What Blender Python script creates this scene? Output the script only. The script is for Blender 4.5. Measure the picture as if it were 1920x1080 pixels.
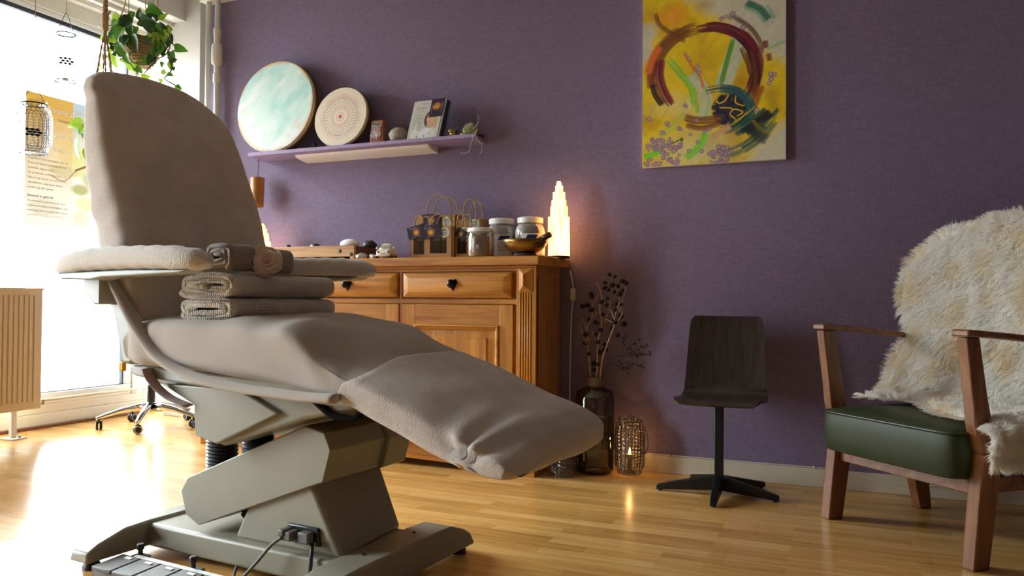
import bpy, bmesh, math, random
import numpy as np
from mathutils import Vector, Matrix, noise

random.seed(7)
RNG = np.random.default_rng(7)
SC = bpy.context.scene
for o in list(bpy.data.objects):
    bpy.data.objects.remove(o)
COL = SC.collection
rad = math.radians


def S(r, g, b):
    """sRGB 0-255 to linear."""
    f = lambda c: (c / 255 / 12.92) if c / 255 <= .04045 else ((c / 255 + .055) / 1.055) ** 2.4
    return (f(r), f(g), f(b), 1.0)


# ------------------------------------------------------------------ camera, sky, lights, exposure
cam = bpy.data.cameras.new('camera')
cam.lens = 27.13
cam.sensor_width = 36.0
cam.clip_start = .05
cam_o = bpy.data.objects.new('camera', cam)
COL.objects.link(cam_o)
yaw, pit, rol = rad(22.78), rad(1.032), rad(.4137)
_f = Vector((-math.sin(yaw), math.cos(yaw), 0)); _r = Vector((math.cos(yaw), math.sin(yaw), 0)); _u = Vector((0, 0, 1))
_f2 = _f * math.cos(pit) + _u * math.sin(pit); _u2 = _u * math.cos(pit) - _f * math.sin(pit)
_r3 = _r * math.cos(rol) + _u2 * math.sin(rol); _u3 = _u2 * math.cos(rol) - _r * math.sin(rol)
_m = Matrix.Identity(4)
for i in range(3):
    _m[i][0], _m[i][1], _m[i][2] = _r3[i], _u3[i], -_f2[i]
_m[0][3], _m[1][3], _m[2][3] = 0, 0, .92
cam_o.matrix_world = _m
SC.camera = cam_o

SKY = 66.0
wd = bpy.data.worlds.new('sky'); SC.world = wd
wd.use_nodes = True
nt = wd.node_tree
bg = nt.nodes['Background']
# overcast sky: three times brighter overhead than at the horizon, dull street below
tcw = nt.nodes.new('ShaderNodeTexCoord'); sxyz = nt.nodes.new('ShaderNodeSeparateXYZ'); rpw = nt.nodes.new('ShaderNodeValToRGB')
mrw = nt.nodes.new('ShaderNodeMapRange'); mrw.inputs['From Min'].default_value = -1.
nt.links.new(tcw.outputs['Generated'], sxyz.inputs[0]); nt.links.new(sxyz.outputs['Z'], mrw.inputs['Value'])
nt.links.new(mrw.outputs[0], rpw.inputs[0]); nt.links.new(rpw.outputs[0], bg.inputs[0])
el = rpw.color_ramp.elements
el[0].position = 0.; el[0].color = (.10, .10, .098, 1)
el[1].position = 1.; el[1].color = (.84, .93, 1., 1)
e_ = el.new(.49); e_.color = (.16, .16, .158, 1)
e_ = el.new(.52); e_.color = (.30, .325, .345, 1)
bg.inputs[1].default_value = SKY
pl = bpy.data.lights.new('window_portal', 'AREA')
pl.shape = 'RECTANGLE'; pl.size = 5.6; pl.size_y = 2.75
pl.cycles.is_portal = True
po = bpy.data.objects.new('window_portal', pl)
po.location = (-5.32, 2.13, 1.6)
po.rotation_euler = (0, rad(-90), 0)
COL.objects.link(po)
pl.size, pl.size_y = 2.75, 4.8

SC.view_settings.view_transform = 'Standard'
SC.view_settings.look = 'None'
SC.view_settings.gamma = 1
SC.view_settings.exposure = .22
SC.view_settings.use_curve_mapping = False

# ------------------------------------------------------------------ materials
MATS = {}


def nodes_of(name):
    m = bpy.data.materials.new(name)
    m.use_nodes = True
    t = m.node_tree
    return m, t, t.nodes['Principled BSDF'], t.nodes['Material Output']


def N(t, kind, **kw):
    n = t.nodes.new(kind)
    for k, v in kw.items():
        if k.startswith('i_'):
            n.inputs[k[2:].replace('_', ' ')].default_value = v
        else:
            setattr(n, k, v)
    return n


def mapping(t, scale=(1, 1, 1), coord='Object', rot=(0, 0, 0)):
    tc = N(t, 'ShaderNodeTexCoord'); mp = N(t, 'ShaderNodeMapping')
    mp.inputs['Scale'].default_value = scale
    mp.inputs['Rotation'].default_value = rot
    t.links.new(tc.outputs[coord], mp.inputs[0])
    return mp.outputs[0]


def add_bump(t, b, height, strength, dist=.002):
    bp = N(t, 'ShaderNodeBump')
    bp.inputs['Strength'].default_value = strength
    bp.inputs['Distance'].default_value = dist
    t.links.new(height, bp.inputs['Height'])
    t.links.new(bp.outputs[0], b.inputs['Normal'])


def plain(name, col, rough=.5, metal=0., var=.08, vscale=12., bump=0., bscale=200., spec=.5, sheen=0., coat=0.):
    """paint, plastic, metal or fabric: a colour with slight noise, and fine relief"""
    m, t, b, out = nodes_of(name)
    nz = N(t, 'ShaderNodeTexNoise', i_Scale=vscale, i_Detail=3.)
    t.links.new(mapping(t), nz.inputs['Vector'])
    rp = N(t, 'ShaderNodeValToRGB')
    rp.color_ramp.elements[0].position = .3; rp.color_ramp.elements[1].position = .7
    rp.color_ramp.elements[0].color = tuple(c * (1 - var) for c in col[:3]) + (1,)
    rp.color_ramp.elements[1].color = tuple(min(1, c * (1 + var)) for c in col[:3]) + (1,)
    t.links.new(nz.outputs['Fac'], rp.inputs[0])
    t.links.new(rp.outputs[0], b.inputs['Base Color'])
    b.inputs['Roughness'].default_value = rough
    b.inputs['Metallic'].default_value = metal
    b.inputs['Specular IOR Level'].default_value = spec
    if sheen:
        b.inputs['Sheen Weight'].default_value = sheen
        b.inputs['Sheen Roughness'].default_value = .5
    if coat:
        b.inputs['Coat Weight'].default_value = coat
        b.inputs['Coat Roughness'].default_value = .1
    if bump:
        n2 = N(t, 'ShaderNodeTexNoise', i_Scale=bscale, i_Detail=2.)
        t.links.new(mapping(t), n2.inputs['Vector'])
        add_bump(t, b, n2.outputs['Fac'], bump)
    MATS[name] = m
    return m


def wood(name, c1, c2, axis='x', rough=.4, scale=1., bump=.15, coat=0., rand=0., dark=None):
    m, t, b, out = nodes_of(name)
    st = {'x': (1.2, 22, 22), 'y': (22, 1.2, 22), 'z': (22, 22, 1.2)}[axis]
    v = mapping(t, tuple(s * scale for s in st))
    src = v
    if rand:
        oi = N(t, 'ShaderNodeObjectInfo')
        ad = N(t, 'ShaderNodeVectorMath', operation='ADD')
        mu = N(t, 'ShaderNodeVectorMath', operation='SCALE')
        mu.inputs['Scale'].default_value = 37.
        cb = N(t, 'ShaderNodeCombineXYZ')
        for k in range(3):
            t.links.new(oi.outputs['Random'], cb.inputs[k])
        t.links.new(cb.outputs[0], mu.inputs[0])
        t.links.new(v, ad.inputs[0]); t.links.new(mu.outputs[0], ad.inputs[1])
        src = ad.outputs[0]
    n1 = N(t, 'ShaderNodeTexNoise', i_Scale=1., i_Detail=6., i_Roughness=.65, i_Distortion=.6)
    t.links.new(src, n1.inputs['Vector'])
    rp = N(t, 'ShaderNodeValToRGB')
    rp.color_ramp.elements[0].position = .34; rp.color_ramp.elements[1].position = .66
    rp.color_ramp.elements[0].color = c1; rp.color_ramp.elements[1].color = c2
    if dark:
        e = rp.color_ramp.elements.new(.25); e.color = dark
    t.links.new(n1.outputs['Fac'], rp.inputs[0])
    t.links.new(rp.outputs[0], b.inputs['Base Color'])
    b.inputs['Roughness'].default_value = rough
    if coat:
        b.inputs['Coat Weight'].default_value = coat; b.inputs['Coat Roughness'].default_value = .15
    add_bump(t, b, n1.outputs['Fac'], bump, .001)
    MATS[name] = m
    return m


def fabric(name, col, kind='terry', rough=.95, bump=.5, scale=260., var=.12, sheen=.3):
    m, t, b, out = nodes_of(name)
    v = mapping(t)
    n1 = N(t, 'ShaderNodeTexNoise', i_Scale=scale, i_Detail=3., i_Roughness=.7)
    t.links.new(v, n1.inputs['Vector'])
    n0 = N(t, 'ShaderNodeTexNoise', i_Scale=9., i_Detail=3.)
    t.links.new(v, n0.inputs['Vector'])
    mx = N(t, 'ShaderNodeMath', operation='MULTIPLY'); mx.inputs[1].default_value = .5
    ad = N(t, 'ShaderNodeMath', operation='MULTIPLY_ADD'); ad.inputs[1].default_value = .5
    t.links.new(n0.outputs['Fac'], mx.inputs[0])
    t.links.new(n1.outputs['Fac'], ad.inputs[0]); t.links.new(mx.outputs[0], ad.inputs[2])
    rp = N(t, 'ShaderNodeValToRGB')
    rp.color_ramp.elements[0].position = .3; rp.color_ramp.elements[1].position = .7
    rp.color_ramp.elements[0].color = tuple(c * (1 - var) for c in col[:3]) + (1,)
    rp.color_ramp.elements[1].color = tuple(min(1, c * (1 + var)) for c in col[:3]) + (1,)
    t.links.new(ad.outputs[0], rp.inputs[0])
    t.links.new(rp.outputs[0], b.inputs['Base Color'])
    b.inputs['Roughness'].default_value = rough
    b.inputs['Specular IOR Level'].default_value = .15
    b.inputs['Sheen Weight'].default_value = sheen
    if kind == 'waffle':
        vo = N(t, 'ShaderNodeTexVoronoi', i_Scale=105., i_Randomness=.25)
        t.links.new(v, vo.inputs['Vector'])
        add_bump(t, b, vo.outputs['Distance'], 1.0, .007)
    elif kind == 'seersucker':
        vo = N(t, 'ShaderNodeTexVoronoi', i_Scale=130., i_Randomness=.6)
        t.links.new(v, vo.inputs['Vector'])
        add_bump(t, b, vo.outputs['Distance'], .6, .002)
    else:
        add_bump(t, b, n1.outputs['Fac'], bump, .003)
    MATS[name] = m
    return m


def glass(name, tint=(1, 1, 1, 1), refl=.12, rough=.02, tex=0.):
    """thin clear glass: mostly straight through, with fresnel reflections"""
    m, t, b, out = nodes_of(name)
    t.nodes.remove(b)
    tr = N(t, 'ShaderNodeBsdfTransparent'); tr.inputs[0].default_value = tint
    gl = N(t, 'ShaderNodeBsdfGlossy'); gl.inputs['Roughness'].default_value = rough
    lw = N(t, 'ShaderNodeFresnel'); lw.inputs[0].default_value = 1.45
    mx = N(t, 'ShaderNodeMixShader')
    sc = N(t, 'ShaderNodeMath', operation='MULTIPLY_ADD'); sc.inputs[1].default_value = .9; sc.inputs[2].default_value = refl * .2
    t.links.new(lw.outputs[0], sc.inputs[0])
    t.links.new(sc.outputs[0], mx.inputs[0])
    t.links.new(tr.outputs[0], mx.inputs[1]); t.links.new(gl.outputs[0], mx.inputs[2])
    t.links.new(mx.outputs[0], out.inputs[0])
    if tex:
        vo = N(t, 'ShaderNodeTexVoronoi', i_Scale=tex, i_Randomness=.1)
        t.links.new(mapping(t), vo.inputs['Vector'])
        bp = N(t, 'ShaderNodeBump'); bp.inputs['Strength'].default_value = 1.; bp.inputs['Distance'].default_value = .01
        t.links.new(vo.outputs['Distance'], bp.inputs['Height'])
        t.links.new(bp.outputs[0], gl.inputs['Normal']); t.links.new(bp.outputs[0], lw.inputs['Normal'])
        lr = N(t, 'ShaderNodeValToRGB')
        lr.color_ramp.elements[0].color = tint
        lr.color_ramp.elements[1].color = tuple(c * .72 for c in tint[:3]) + (1,)
        lr.color_ramp.elements[0].position = .25; lr.color_ramp.elements[1].position = .6
        t.links.new(vo.outputs['Distance'], lr.inputs[0]); t.links.new(lr.outputs[0], tr.inputs[0])
    MATS[name] = m
    return m


def emit(name, col, strength, tex=None):
    m, t, b, out = nodes_of(name)
    t.nodes.remove(b)
    em = N(t, 'ShaderNodeEmission'); em.inputs[1].default_value = strength; em.inputs[0].default_value = col
    if tex:
        n1 = N(t, 'ShaderNodeTexNoise', i_Scale=1., i_Detail=4.)
        t.links.new(mapping(t, (60, 60, 5)), n1.inputs['Vector'])
        rp = N(t, 'ShaderNodeValToRGB')
        rp.color_ramp.elements[0].color = tex; rp.color_ramp.elements[1].color = col
        rp.color_ramp.elements[0].position = .38; rp.color_ramp.elements[1].position = .52
        t.links.new(n1.outputs['Fac'], rp.inputs[0]); t.links.new(rp.outputs[0], em.inputs[0])
    t.links.new(em.outputs[0], out.inputs[0])
    MATS[name] = m
    return m


def printed(name, rough=.6, transl=0., bump=0., coat=0.):
    """flat print or paint: the colours come from the surface's own colour attribute"""
    m, t, b, out = nodes_of(name)
    at = N(t, 'ShaderNodeAttribute'); at.attribute_name = 'Col'
    t.links.new(at.outputs['Color'], b.inputs['Base Color'])
    b.inputs['Roughness'].default_value = rough
    if coat:
        b.inputs['Coat Weight'].default_value = coat
    if bump:
        n1 = N(t, 'ShaderNodeTexNoise', i_Scale=1., i_Detail=3.)
        t.links.new(mapping(t, (60, 60, 180)), n1.inputs['Vector'])
        add_bump(t, b, n1.outputs['Fac'], bump, .003)
    if transl:
        tl = N(t, 'ShaderNodeBsdfTranslucent')
        t.links.new(at.outputs['Color'], tl.inputs[0])
        mx = N(t, 'ShaderNodeMixShader'); mx.inputs[0].default_value = transl
        t.links.new(b.outputs[0], mx.inputs[1]); t.links.new(tl.outputs[0], mx.inputs[2])
        t.links.new(mx.outputs[0], out.inputs[0])
    MATS[name] = m
    return m


def wallpaper(name, col):
    m, t, b, out = nodes_of(name)
    tc = mapping(t)
    wv = N(t, 'ShaderNodeTexNoise', i_Scale=1., i_Detail=2.); t.links.new(mapping(t, (330, 330, 26)), wv.inputs['Vector'])
    wh = N(t, 'ShaderNodeTexNoise', i_Scale=1., i_Detail=2.); t.links.new(mapping(t, (26, 26, 330)), wh.inputs['Vector'])
    ad = N(t, 'ShaderNodeMath', operation='ADD')
    t.links.new(wv.outputs['Fac'], ad.inputs[0]); t.links.new(wh.outputs['Fac'], ad.inputs[1])
    rp = N(t, 'ShaderNodeValToRGB')
    rp.color_ramp.elements[0].position = .72 / 2 + .08; rp.color_ramp.elements[1].position = .62
    hf = N(t, 'ShaderNodeMath', operation='MULTIPLY'); hf.inputs[1].default_value = .5
    t.links.new(ad.outputs[0], hf.inputs[0]); t.links.new(hf.outputs[0], rp.inputs[0])
    rp.color_ramp.elements[0].color = tuple(c * .86 for c in col[:3]) + (1,)
    rp.color_ramp.elements[1].color = tuple(c * 1.12 for c in col[:3]) + (1,)
    t.links.new(rp.outputs[0], b.inputs['Base Color'])
    b.inputs['Roughness'].default_value = .75
    b.inputs['Specular IOR Level'].default_value = .3
    add_bump(t, b, ad.outputs[0], .35, .002)
    MATS[name] = m
    return m


def laminate(name):
    """boards printed with three strips of short oak blocks each"""
    m, t, b, out = nodes_of(name)
    br = N(t, 'ShaderNodeTexBrick')
    br.offset = .37; br.offset_frequency = 2; br.squash = 1.
    br.inputs['Scale'].default_value = 1.
    br.inputs['Brick Width'].default_value = .43
    br.inputs['Row Height'].default_value = .0667
    br.inputs['Mortar Size'].default_value = .0006
    br.inputs['Mortar Smooth'].default_value = .3
    br.inputs['Bias'].default_value = 0.
    br.inputs['Color1'].default_value = (.05, .05, .05, 1); br.inputs['Color2'].default_value = (.95, .95, .95, 1)
    br.inputs['Mortar'].default_value = (.2, .2, .2, 1)
    tc = N(t, 'ShaderNodeNewGeometry')
    t.links.new(tc.outputs['Position'], br.inputs['Vector'])
    rp = N(t, 'ShaderNodeValToRGB')
    cols = [S(176, 128, 66), S(212, 160, 88), S(234, 190, 120)]
    rp.color_ramp.elements[0].color = cols[0]; rp.color_ramp.elements[1].color = cols[2]
    e = rp.color_ramp.elements.new(.5); e.color = cols[1]
    mp = N(t, 'ShaderNodeMapping'); mp.inputs['Scale'].default_value = (2.2, 34, 34)
    t.links.new(tc.outputs['Position'], mp.inputs[0])
    n1 = N(t, 'ShaderNodeTexNoise', i_Scale=1., i_Detail=6., i_Roughness=.65, i_Distortion=.8)
    t.links.new(mp.outputs[0], n1.inputs['Vector'])
    mx = N(t, 'ShaderNodeMath', operation='MULTIPLY_ADD'); mx.inputs[1].default_value = .62
    m2 = N(t, 'ShaderNodeMath', operation='MULTIPLY_ADD'); m2.inputs[1].default_value = 1.5; m2.inputs[2].default_value = -.56
    t.links.new(br.outputs['Color'], mx.inputs[0])
    t.links.new(n1.outputs['Fac'], m2.inputs[0]); t.links.new(m2.outputs[0], mx.inputs[2])
    t.links.new(mx.outputs[0], rp.inputs[0])
    t.links.new(rp.outputs[0], b.inputs['Base Color'])
    b.inputs['Roughness'].default_value = .23
    b.inputs['Specular IOR Level'].default_value = .55
    n3 = N(t, 'ShaderNodeTexNoise', i_Scale=3., i_Detail=2.)
    t.links.new(tc.outputs['Position'], n3.inputs['Vector'])
    r3 = N(t, 'ShaderNodeMapRange'); r3.inputs['To Min'].default_value = .16; r3.inputs['To Max'].default_value = .3
    t.links.new(n3.outputs['Fac'], r3.inputs['Value']); t.links.new(r3.outputs[0], b.inputs['Roughness'])
    add_bump(t, b, n1.outputs['Fac'], .06, .001)
    MATS[name] = m
    return m


wallpaper('purple_wallpaper', S(128, 112, 138))
plain('white_paint', S(226, 223, 214), .5, var=.03, bump=.05)
plain('dim_wall', S(84, 70, 80), .8)
plain('ceiling_paint', S(186, 184, 180), .8, var=.03)
plain('cream_paint', S(206, 196, 172), .45, var=.04)
plain('radiator_enamel', S(196, 180, 148), .35, var=.03)
plain('window_plastic', S(236, 238, 240), .3, var=.02)
plain('gasket', S(34, 44, 60), .5)
plain('brown_strip', S(112, 66, 38), .4, var=.15, vscale=30)
laminate('laminate')
glass('pane_glass', (.97, .985, .98, 1))
fabric('towel_brown', S(198, 184, 172), scale=210, bump=1., var=.2)
fabric('sheet_beige', S(176, 164, 152), scale=420, bump=.35, var=.06)
fabric('arm_cover', S(206, 197, 187), kind='seersucker', var=.05)
fabric('towel_taupe', S(146, 132, 122), scale=210, bump=1., var=.2)
fabric('waffle_blanket', S(208, 197, 182), kind='waffle', var=.08)
fabric('ribbon', S(168, 146, 146), scale=300, bump=.3)
plain('plastic_grey', S(136, 131, 115), .42, var=.03, bump=.1, bscale=500)
plain('plastic_cool', S(150, 150, 142), .4, var=.03)  # cooler grey plastic of the seat frame, back shell and armrest fittings
plain('black_rubber', S(20, 20, 21), .5)
plain('black_seal', S(14, 14, 14), .9, spec=.1)
plain('black_plastic', S(26, 25, 26), .38, var=.1)
plain('pedal_key', S(72, 62, 54), .5, var=.05)
plain('label_white', S(222, 224, 222), .5)
plain('yellow_tag', S(206, 150, 20), .6)
plain('chrome', S(205, 206, 208), .12, 1., var=.02)
plain('steel', S(150, 150, 150), .3, 1.)
plain('grey_cable', S(92, 90, 88), .55)
plain('white_cable', S(214, 210, 200), .5)
OAK1, OAK2 = S(156, 94, 24), S(216, 148, 56)
for ax in 'xz':
    wood('oak_' + ax, OAK1, OAK2, ax, .45, 1., .2, dark=S(112, 64, 20))
wood('oak_y', S(120, 68, 24), S(168, 104, 44), 'y', .33, 1., .2)
wood('oak_side', S(156, 104, 52), S(200, 140, 74), 'z', .4, 1., .2)
wood('teak', S(106, 64, 34), S(150, 98, 58), 'z', .35, 1.4, .12)
wood('teak_x', S(106, 64, 34), S(150, 98, 58), 'x', .35, 1.4, .12)
wood('dark_ply', S(42, 34, 29), S(66, 55, 46), 'z', .32, 2., .1)
wood('tray_wood', S(166, 114, 66), S(220, 176, 122), 'x', .6, 1., .3)
wood('tray_dark', S(70, 46, 30), S(104, 72, 48), 'y', .7, 1., .4)
wood('chime_wood', S(164, 108, 50), S(206, 150, 82), 'z', .4, 1.4, .1)
wood('kalimba_wood', S(150, 82, 44), S(190, 112, 66), 'z', .4, 2., .1)
wood('mallet_wood', S(52, 24, 14), S(92, 46, 26), 'x', .35, 3., .1)
plain('green_leatherette', S(50, 58, 32), .5, spec=.35, var=.06, bump=.15, bscale=320)
plain('piping_dark', S(48, 56, 34), .35)
plain('black_metal', S(18, 18, 19), .38, .2)
plain('kraft', S(172, 126, 78), .8, var=.08, vscale=40)
plain('kraft_inside', S(104, 84, 62), .9)
plain('twine', S(186, 150, 96), .85, var=.3, vscale=160)
plain('jute', S(154, 126, 88), .9, var=.25, vscale=120, bump=.6, bscale=400)
plain('wicker', S(158, 128, 88), .8, var=.3, vscale=60, bump=.8, bscale=160)
plain('bath_salt', S(236, 218, 204), .8, var=.2, vscale=110, bump=.8, bscale=260)
plain('salt_white', S(246, 240, 236), .8, var=.08, vscale=60, bump=.5, bscale=260)
plain('lid_white', S(238, 234, 228), .35, var=.02)
plain('sticker_white', S(212, 214, 200), .5, var=.16, vscale=130)
plain('sticker_blue', S(30, 62, 108), .4, var=.3, vscale=60)
plain('ink_grey', S(112, 108, 104), .6)
plain('ink_lilac', S(176, 150, 190), .6)
plain('ink_white', S(250, 248, 240), .6)
plain('ink_brown', S(120, 100, 60), .6)
plain('brass', S(142, 114, 66), .3, 1., var=.12, vscale=20)
plain('bright_brass', S(176, 152, 84), .25, 1.)
plain('purple_cloth', S(66, 30, 66), .8)
emit('selenite_glow', (1., .50, .17, 1), 4.6, (1., .36, .07, 1))
emit('flame', (1., .5, .12, 1), 40.)
plain('wax', S(230, 214, 180), .5)
plain('selenite_white', S(240, 240, 240), .25, var=.03)
plain('crystal_grey', S(206, 200, 200), .2, var=.1)
plain('dark_stone', S(40, 34, 36), .4)
plain('blue_bead', S(24, 40, 66), .2)
plain('car_cream', S(226, 214, 192), .3, coat=.4, var=.03)
plain('car_glass', S(150, 148, 130), .1, var=.1)
plain('fuzzy_grey', S(168, 158, 142), .95, var=.35, vscale=90, bump=1., bscale=120)
plain('shelf_purple', S(158, 138, 176), .55, var=.1, vscale=40, bump=.15)
plain('drum_rim', S(128, 92, 54), .5, var=.12, vscale=20)
plain('drum_lacing', S(64, 46, 40), .7, var=.5, vscale=150)
plain('green_crystal', S(148, 152, 104), .15, var=.2, vscale=60, coat=.5)
plain('acrylic_edge', S(190, 186, 194), .2)
plain('black_print', S(22, 20, 34), .35)
plain('pyramid_dark', S(46, 38, 42), .3, var=.5, vscale=200)
plain('pod', S(42, 27, 24), .9, var=.3, vscale=80, bump=.6, bscale=200)
plain('branch', S(196, 156, 106), .8, var=.2, vscale=60)
plain('dark_twig', S(34, 24, 22), .9)
plain('cork', S(134, 112, 86), .8, var=.15, vscale=80, bump=.4)
glass('smoke_glass', (.52, .48, .47, 1), refl=.4)
glass('jar_glass', (.97, .98, .97, 1), refl=.5)
glass('lantern_glass', (.80, .78, .76, 1), refl=.4, tex=55.)
glass('hanging_glass', (.99, .995, .995, 1), refl=.2, tex=55.)
plain('pothos_dark', S(44, 84, 28), .3, var=.25, vscale=14, coat=.2)
plain('socket_plastic', S(214, 206, 184), .35)
plain('lamp_white', S(240, 232, 220), .4, var=.02)
plain('rose_petal', S(238, 216, 200), .6, var=.08, vscale=40)
plain('rose_heart', S(226, 186, 176), .6, var=.1, vscale=40)
plain('soil', S(60, 44, 32), .95)
plain('clay_white', S(208, 200, 186), .6)
plain('hide_cream', S(226, 208, 172), .95)
plain('knob_black', S(20, 19, 20), .25, .6)
printed('paint_print', .45, bump=.25)
printed('poster_print', .5, transl=.055)
printed('drum_print', .55)
printed('leaflet_print', .35)
printed('tag_print', .3)


def leaf_material(name, c1, c2):
    m, t, b, out = nodes_of(name)
    n1 = N(t, 'ShaderNodeTexNoise', i_Scale=30., i_Detail=2.); t.links.new(mapping(t), n1.inputs['Vector'])
    rp = N(t, 'ShaderNodeValToRGB'); rp.color_ramp.elements[0].color = c1; rp.color_ramp.elements[1].color = c2
    rp.color_ramp.elements[0].position = .4; rp.color_ramp.elements[1].position = .65
    t.links.new(n1.outputs['Fac'], rp.inputs[0]); t.links.new(rp.outputs[0], b.inputs['Base Color'])
    b.inputs['Roughness'].default_value = .35
    tl = N(t, 'ShaderNodeBsdfTranslucent'); t.links.new(rp.outputs[0], tl.inputs[0])
    mx = N(t, 'ShaderNodeMixShader'); mx.inputs[0].default_value = .3
    t.links.new(b.outputs[0], mx.inputs[1]); t.links.new(tl.outputs[0], mx.inputs[2]); t.links.new(mx.outputs[0], out.inputs[0])
    MATS[name] = m


leaf_material('pothos_leaf', S(56, 104, 26), S(96, 150, 38))
leaf_material('pothos_light', S(120, 160, 34), S(176, 200, 66))


def fur_material():
    m, t, b, out = nodes_of('fleece')
    n1 = N(t, 'ShaderNodeTexNoise', i_Scale=7., i_Detail=4.); t.links.new(mapping(t), n1.inputs['Vector'])
    rp = N(t, 'ShaderNodeValToRGB')
    rp.color_ramp.elements[0].color = S(250, 236, 210); rp.color_ramp.elements[1].color = S(255, 252, 246)
    rp.color_ramp.elements[0].position = .3; rp.color_ramp.elements[1].position = .55
    t.links.new(n1.outputs['Fac'], rp.inputs[0]); t.links.new(rp.outputs[0], b.inputs['Base Color'])
    b.inputs['Roughness'].default_value = .9
    b.inputs['Specular IOR Level'].default_value = .1
    tl = N(t, 'ShaderNodeBsdfTranslucent'); t.links.new(rp.outputs[0], tl.inputs[0])
    mx = N(t, 'ShaderNodeMixShader'); mx.inputs[0].default_value = .35
    t.links.new(b.outputs[0], mx.inputs[1]); t.links.new(tl.outputs[0], mx.inputs[2]); t.links.new(mx.outputs[0], out.inputs[0])
    MATS['fleece'] = m


fur_material()

# ------------------------------------------------------------------ mesh helpers
ORI = {}


class MB:
    def __init__(self, xf=None):
        self.v = []; self.f = []; self.xf = xf

    def add(self, vs, fs):
        n = len(self.v)
        self.v += [tuple(self.xf(*p)) if self.xf else tuple(p) for p in vs]
        self.f += [tuple(i + n for i in f) for f in fs]
        return self

    def box(self, x0, x1, y0, y1, z0, z1):
        vs = [(x, y, z) for x in (x0, x1) for y in (y0, y1) for z in (z0, z1)]
        return self.add(vs, [(0, 1, 3, 2), (4, 6, 7, 5), (0, 4, 5, 1), (2, 3, 7, 6), (0, 2, 6, 4), (1, 5, 7, 3)])

    def prism(self, poly, a, b, plane='xz', skew=None):
        """polygon extruded along the third axis"""
        n = len(poly)
        mk = {'xz': lambda p, w: (p[0], w, p[1]), 'xy': lambda p, w: (p[0], p[1], w), 'yz': lambda p, w: (w, p[0], p[1])}[plane]
        q = skew if skew else poly
        vs = [mk(p, a) for p in poly] + [mk(p, b) for p in q]
        fs = [tuple(range(n))[::-1], tuple(range(n, 2 * n))] + [(i, (i + 1) % n, n + (i + 1) % n, n + i) for i in range(n)]
        return self.add(vs, fs)

    def tube(self, pts, r, n=8, flat=1., caps=True):
        pts = [Vector(p) for p in pts]
        rs = r if isinstance(r, (list, tuple)) else [r] * len(pts)
        rings = []; up = None
        for i, p in enumerate(pts):
            d = (pts[min(i + 1, len(pts) - 1)] - pts[max(i - 1, 0)])
            d = d.normalized() if d.length > 1e-9 else Vector((0, 0, 1))
            if up is None:
                up = Vector((0, 0, 1)) if abs(d.z) < .9 else Vector((1, 0, 0))
            s = d.cross(up)
            if s.length < 1e-6: s = d.cross(Vector((0, 1, 0)))
            s.normalize(); up = s.cross(d).normalized()
            rings.append([p + s * (rs[i] * math.cos(a)) + up * (rs[i] * flat * math.sin(a)) for a in [2 * math.pi * k / n for k in range(n)]])
        return self.loft(rings, caps)

    def loft(self, rings, caps=True, closed=True):
        n = len(rings[0]); vs = [tuple(p) for r in rings for p in r]; fs = []
        for i in range(len(rings) - 1):
            for k in range(n if closed else n - 1):
                a = i * n + k; b = i * n + (k + 1) % n
                fs.append((a, b, b + n, a + n))
        if caps:
            fs.append(tuple(range(n))[::-1]); fs.append(tuple(range((len(rings) - 1) * n, len(rings) * n)))
        return self.add(vs, fs)

    def lathe(self, prof, c=(0, 0, 0), n=24, M=None, caps=True):
        rings = []
        for r, z in prof:
            ring = [Vector((max(r, 1e-4) * math.cos(2 * math.pi * k / n), max(r, 1e-4) * math.sin(2 * math.pi * k / n), z)) for k in range(n)]
            if M: ring = [M @ p for p in ring]
            rings.append([p + Vector(c) for p in ring])
        return self.loft(rings, caps)

    def ellip(self, c, r, n=16, M=None, rough=0.):
        m = n // 2
        prof = [(math.sin(math.pi * i / m), -math.cos(math.pi * i / m)) for i in range(m + 1)]
        rings = []
        for a, z in prof:
            ring = []
            for k in range(n):
                p = Vector((max(a, 1e-3) * math.cos(2 * math.pi * k / n), max(a, 1e-3) * math.sin(2 * math.pi * k / n), z))
                if rough: p *= 1 + rough * noise.noise(p * 2.3 + Vector(c) * 17)
                p = Vector((p.x * r[0], p.y * r[1], p.z * r[2]))
                if M: p = M @ p
                ring.append(p + Vector(c))
            rings.append(ring)
        return self.loft(rings, True)

    def grid(self, P):
        """P[i][j] points"""
        ni, nj = len(P), len(P[0])
        return self.add([p for r in P for p in r], [(i * nj + j, i * nj + j + 1, (i + 1) * nj + j + 1, (i + 1) * nj + j) for i in range(ni - 1) for j in range(nj - 1)])


def tag(o, label=None, cat=None, group=None, kind=None):
    if label: o['label'] = label
    if cat: o['category'] = cat
    if group: o['group'] = group
    if kind: o['kind'] = kind
    return o


def thing(name, label, cat, loc, group=None):
    o = bpy.data.objects.new(name, None)
    o.empty_display_size = .05
    COL.objects.link(o); o.location = loc; ORI[o] = Vector(loc)
    return tag(o, label, cat, group)


def finish(me, mat, smooth, recalc=True):
    if recalc:
        bm = bmesh.new(); bm.from_mesh(me)
        bmesh.ops.recalc_face_normals(bm, faces=bm.faces)
        bm.to_mesh(me); bm.free()
    if mat: me.materials.append(MATS[mat])
    if smooth:
        me.shade_smooth()
        if smooth is not True: me.set_sharp_from_angle(angle=rad(smooth))


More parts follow.
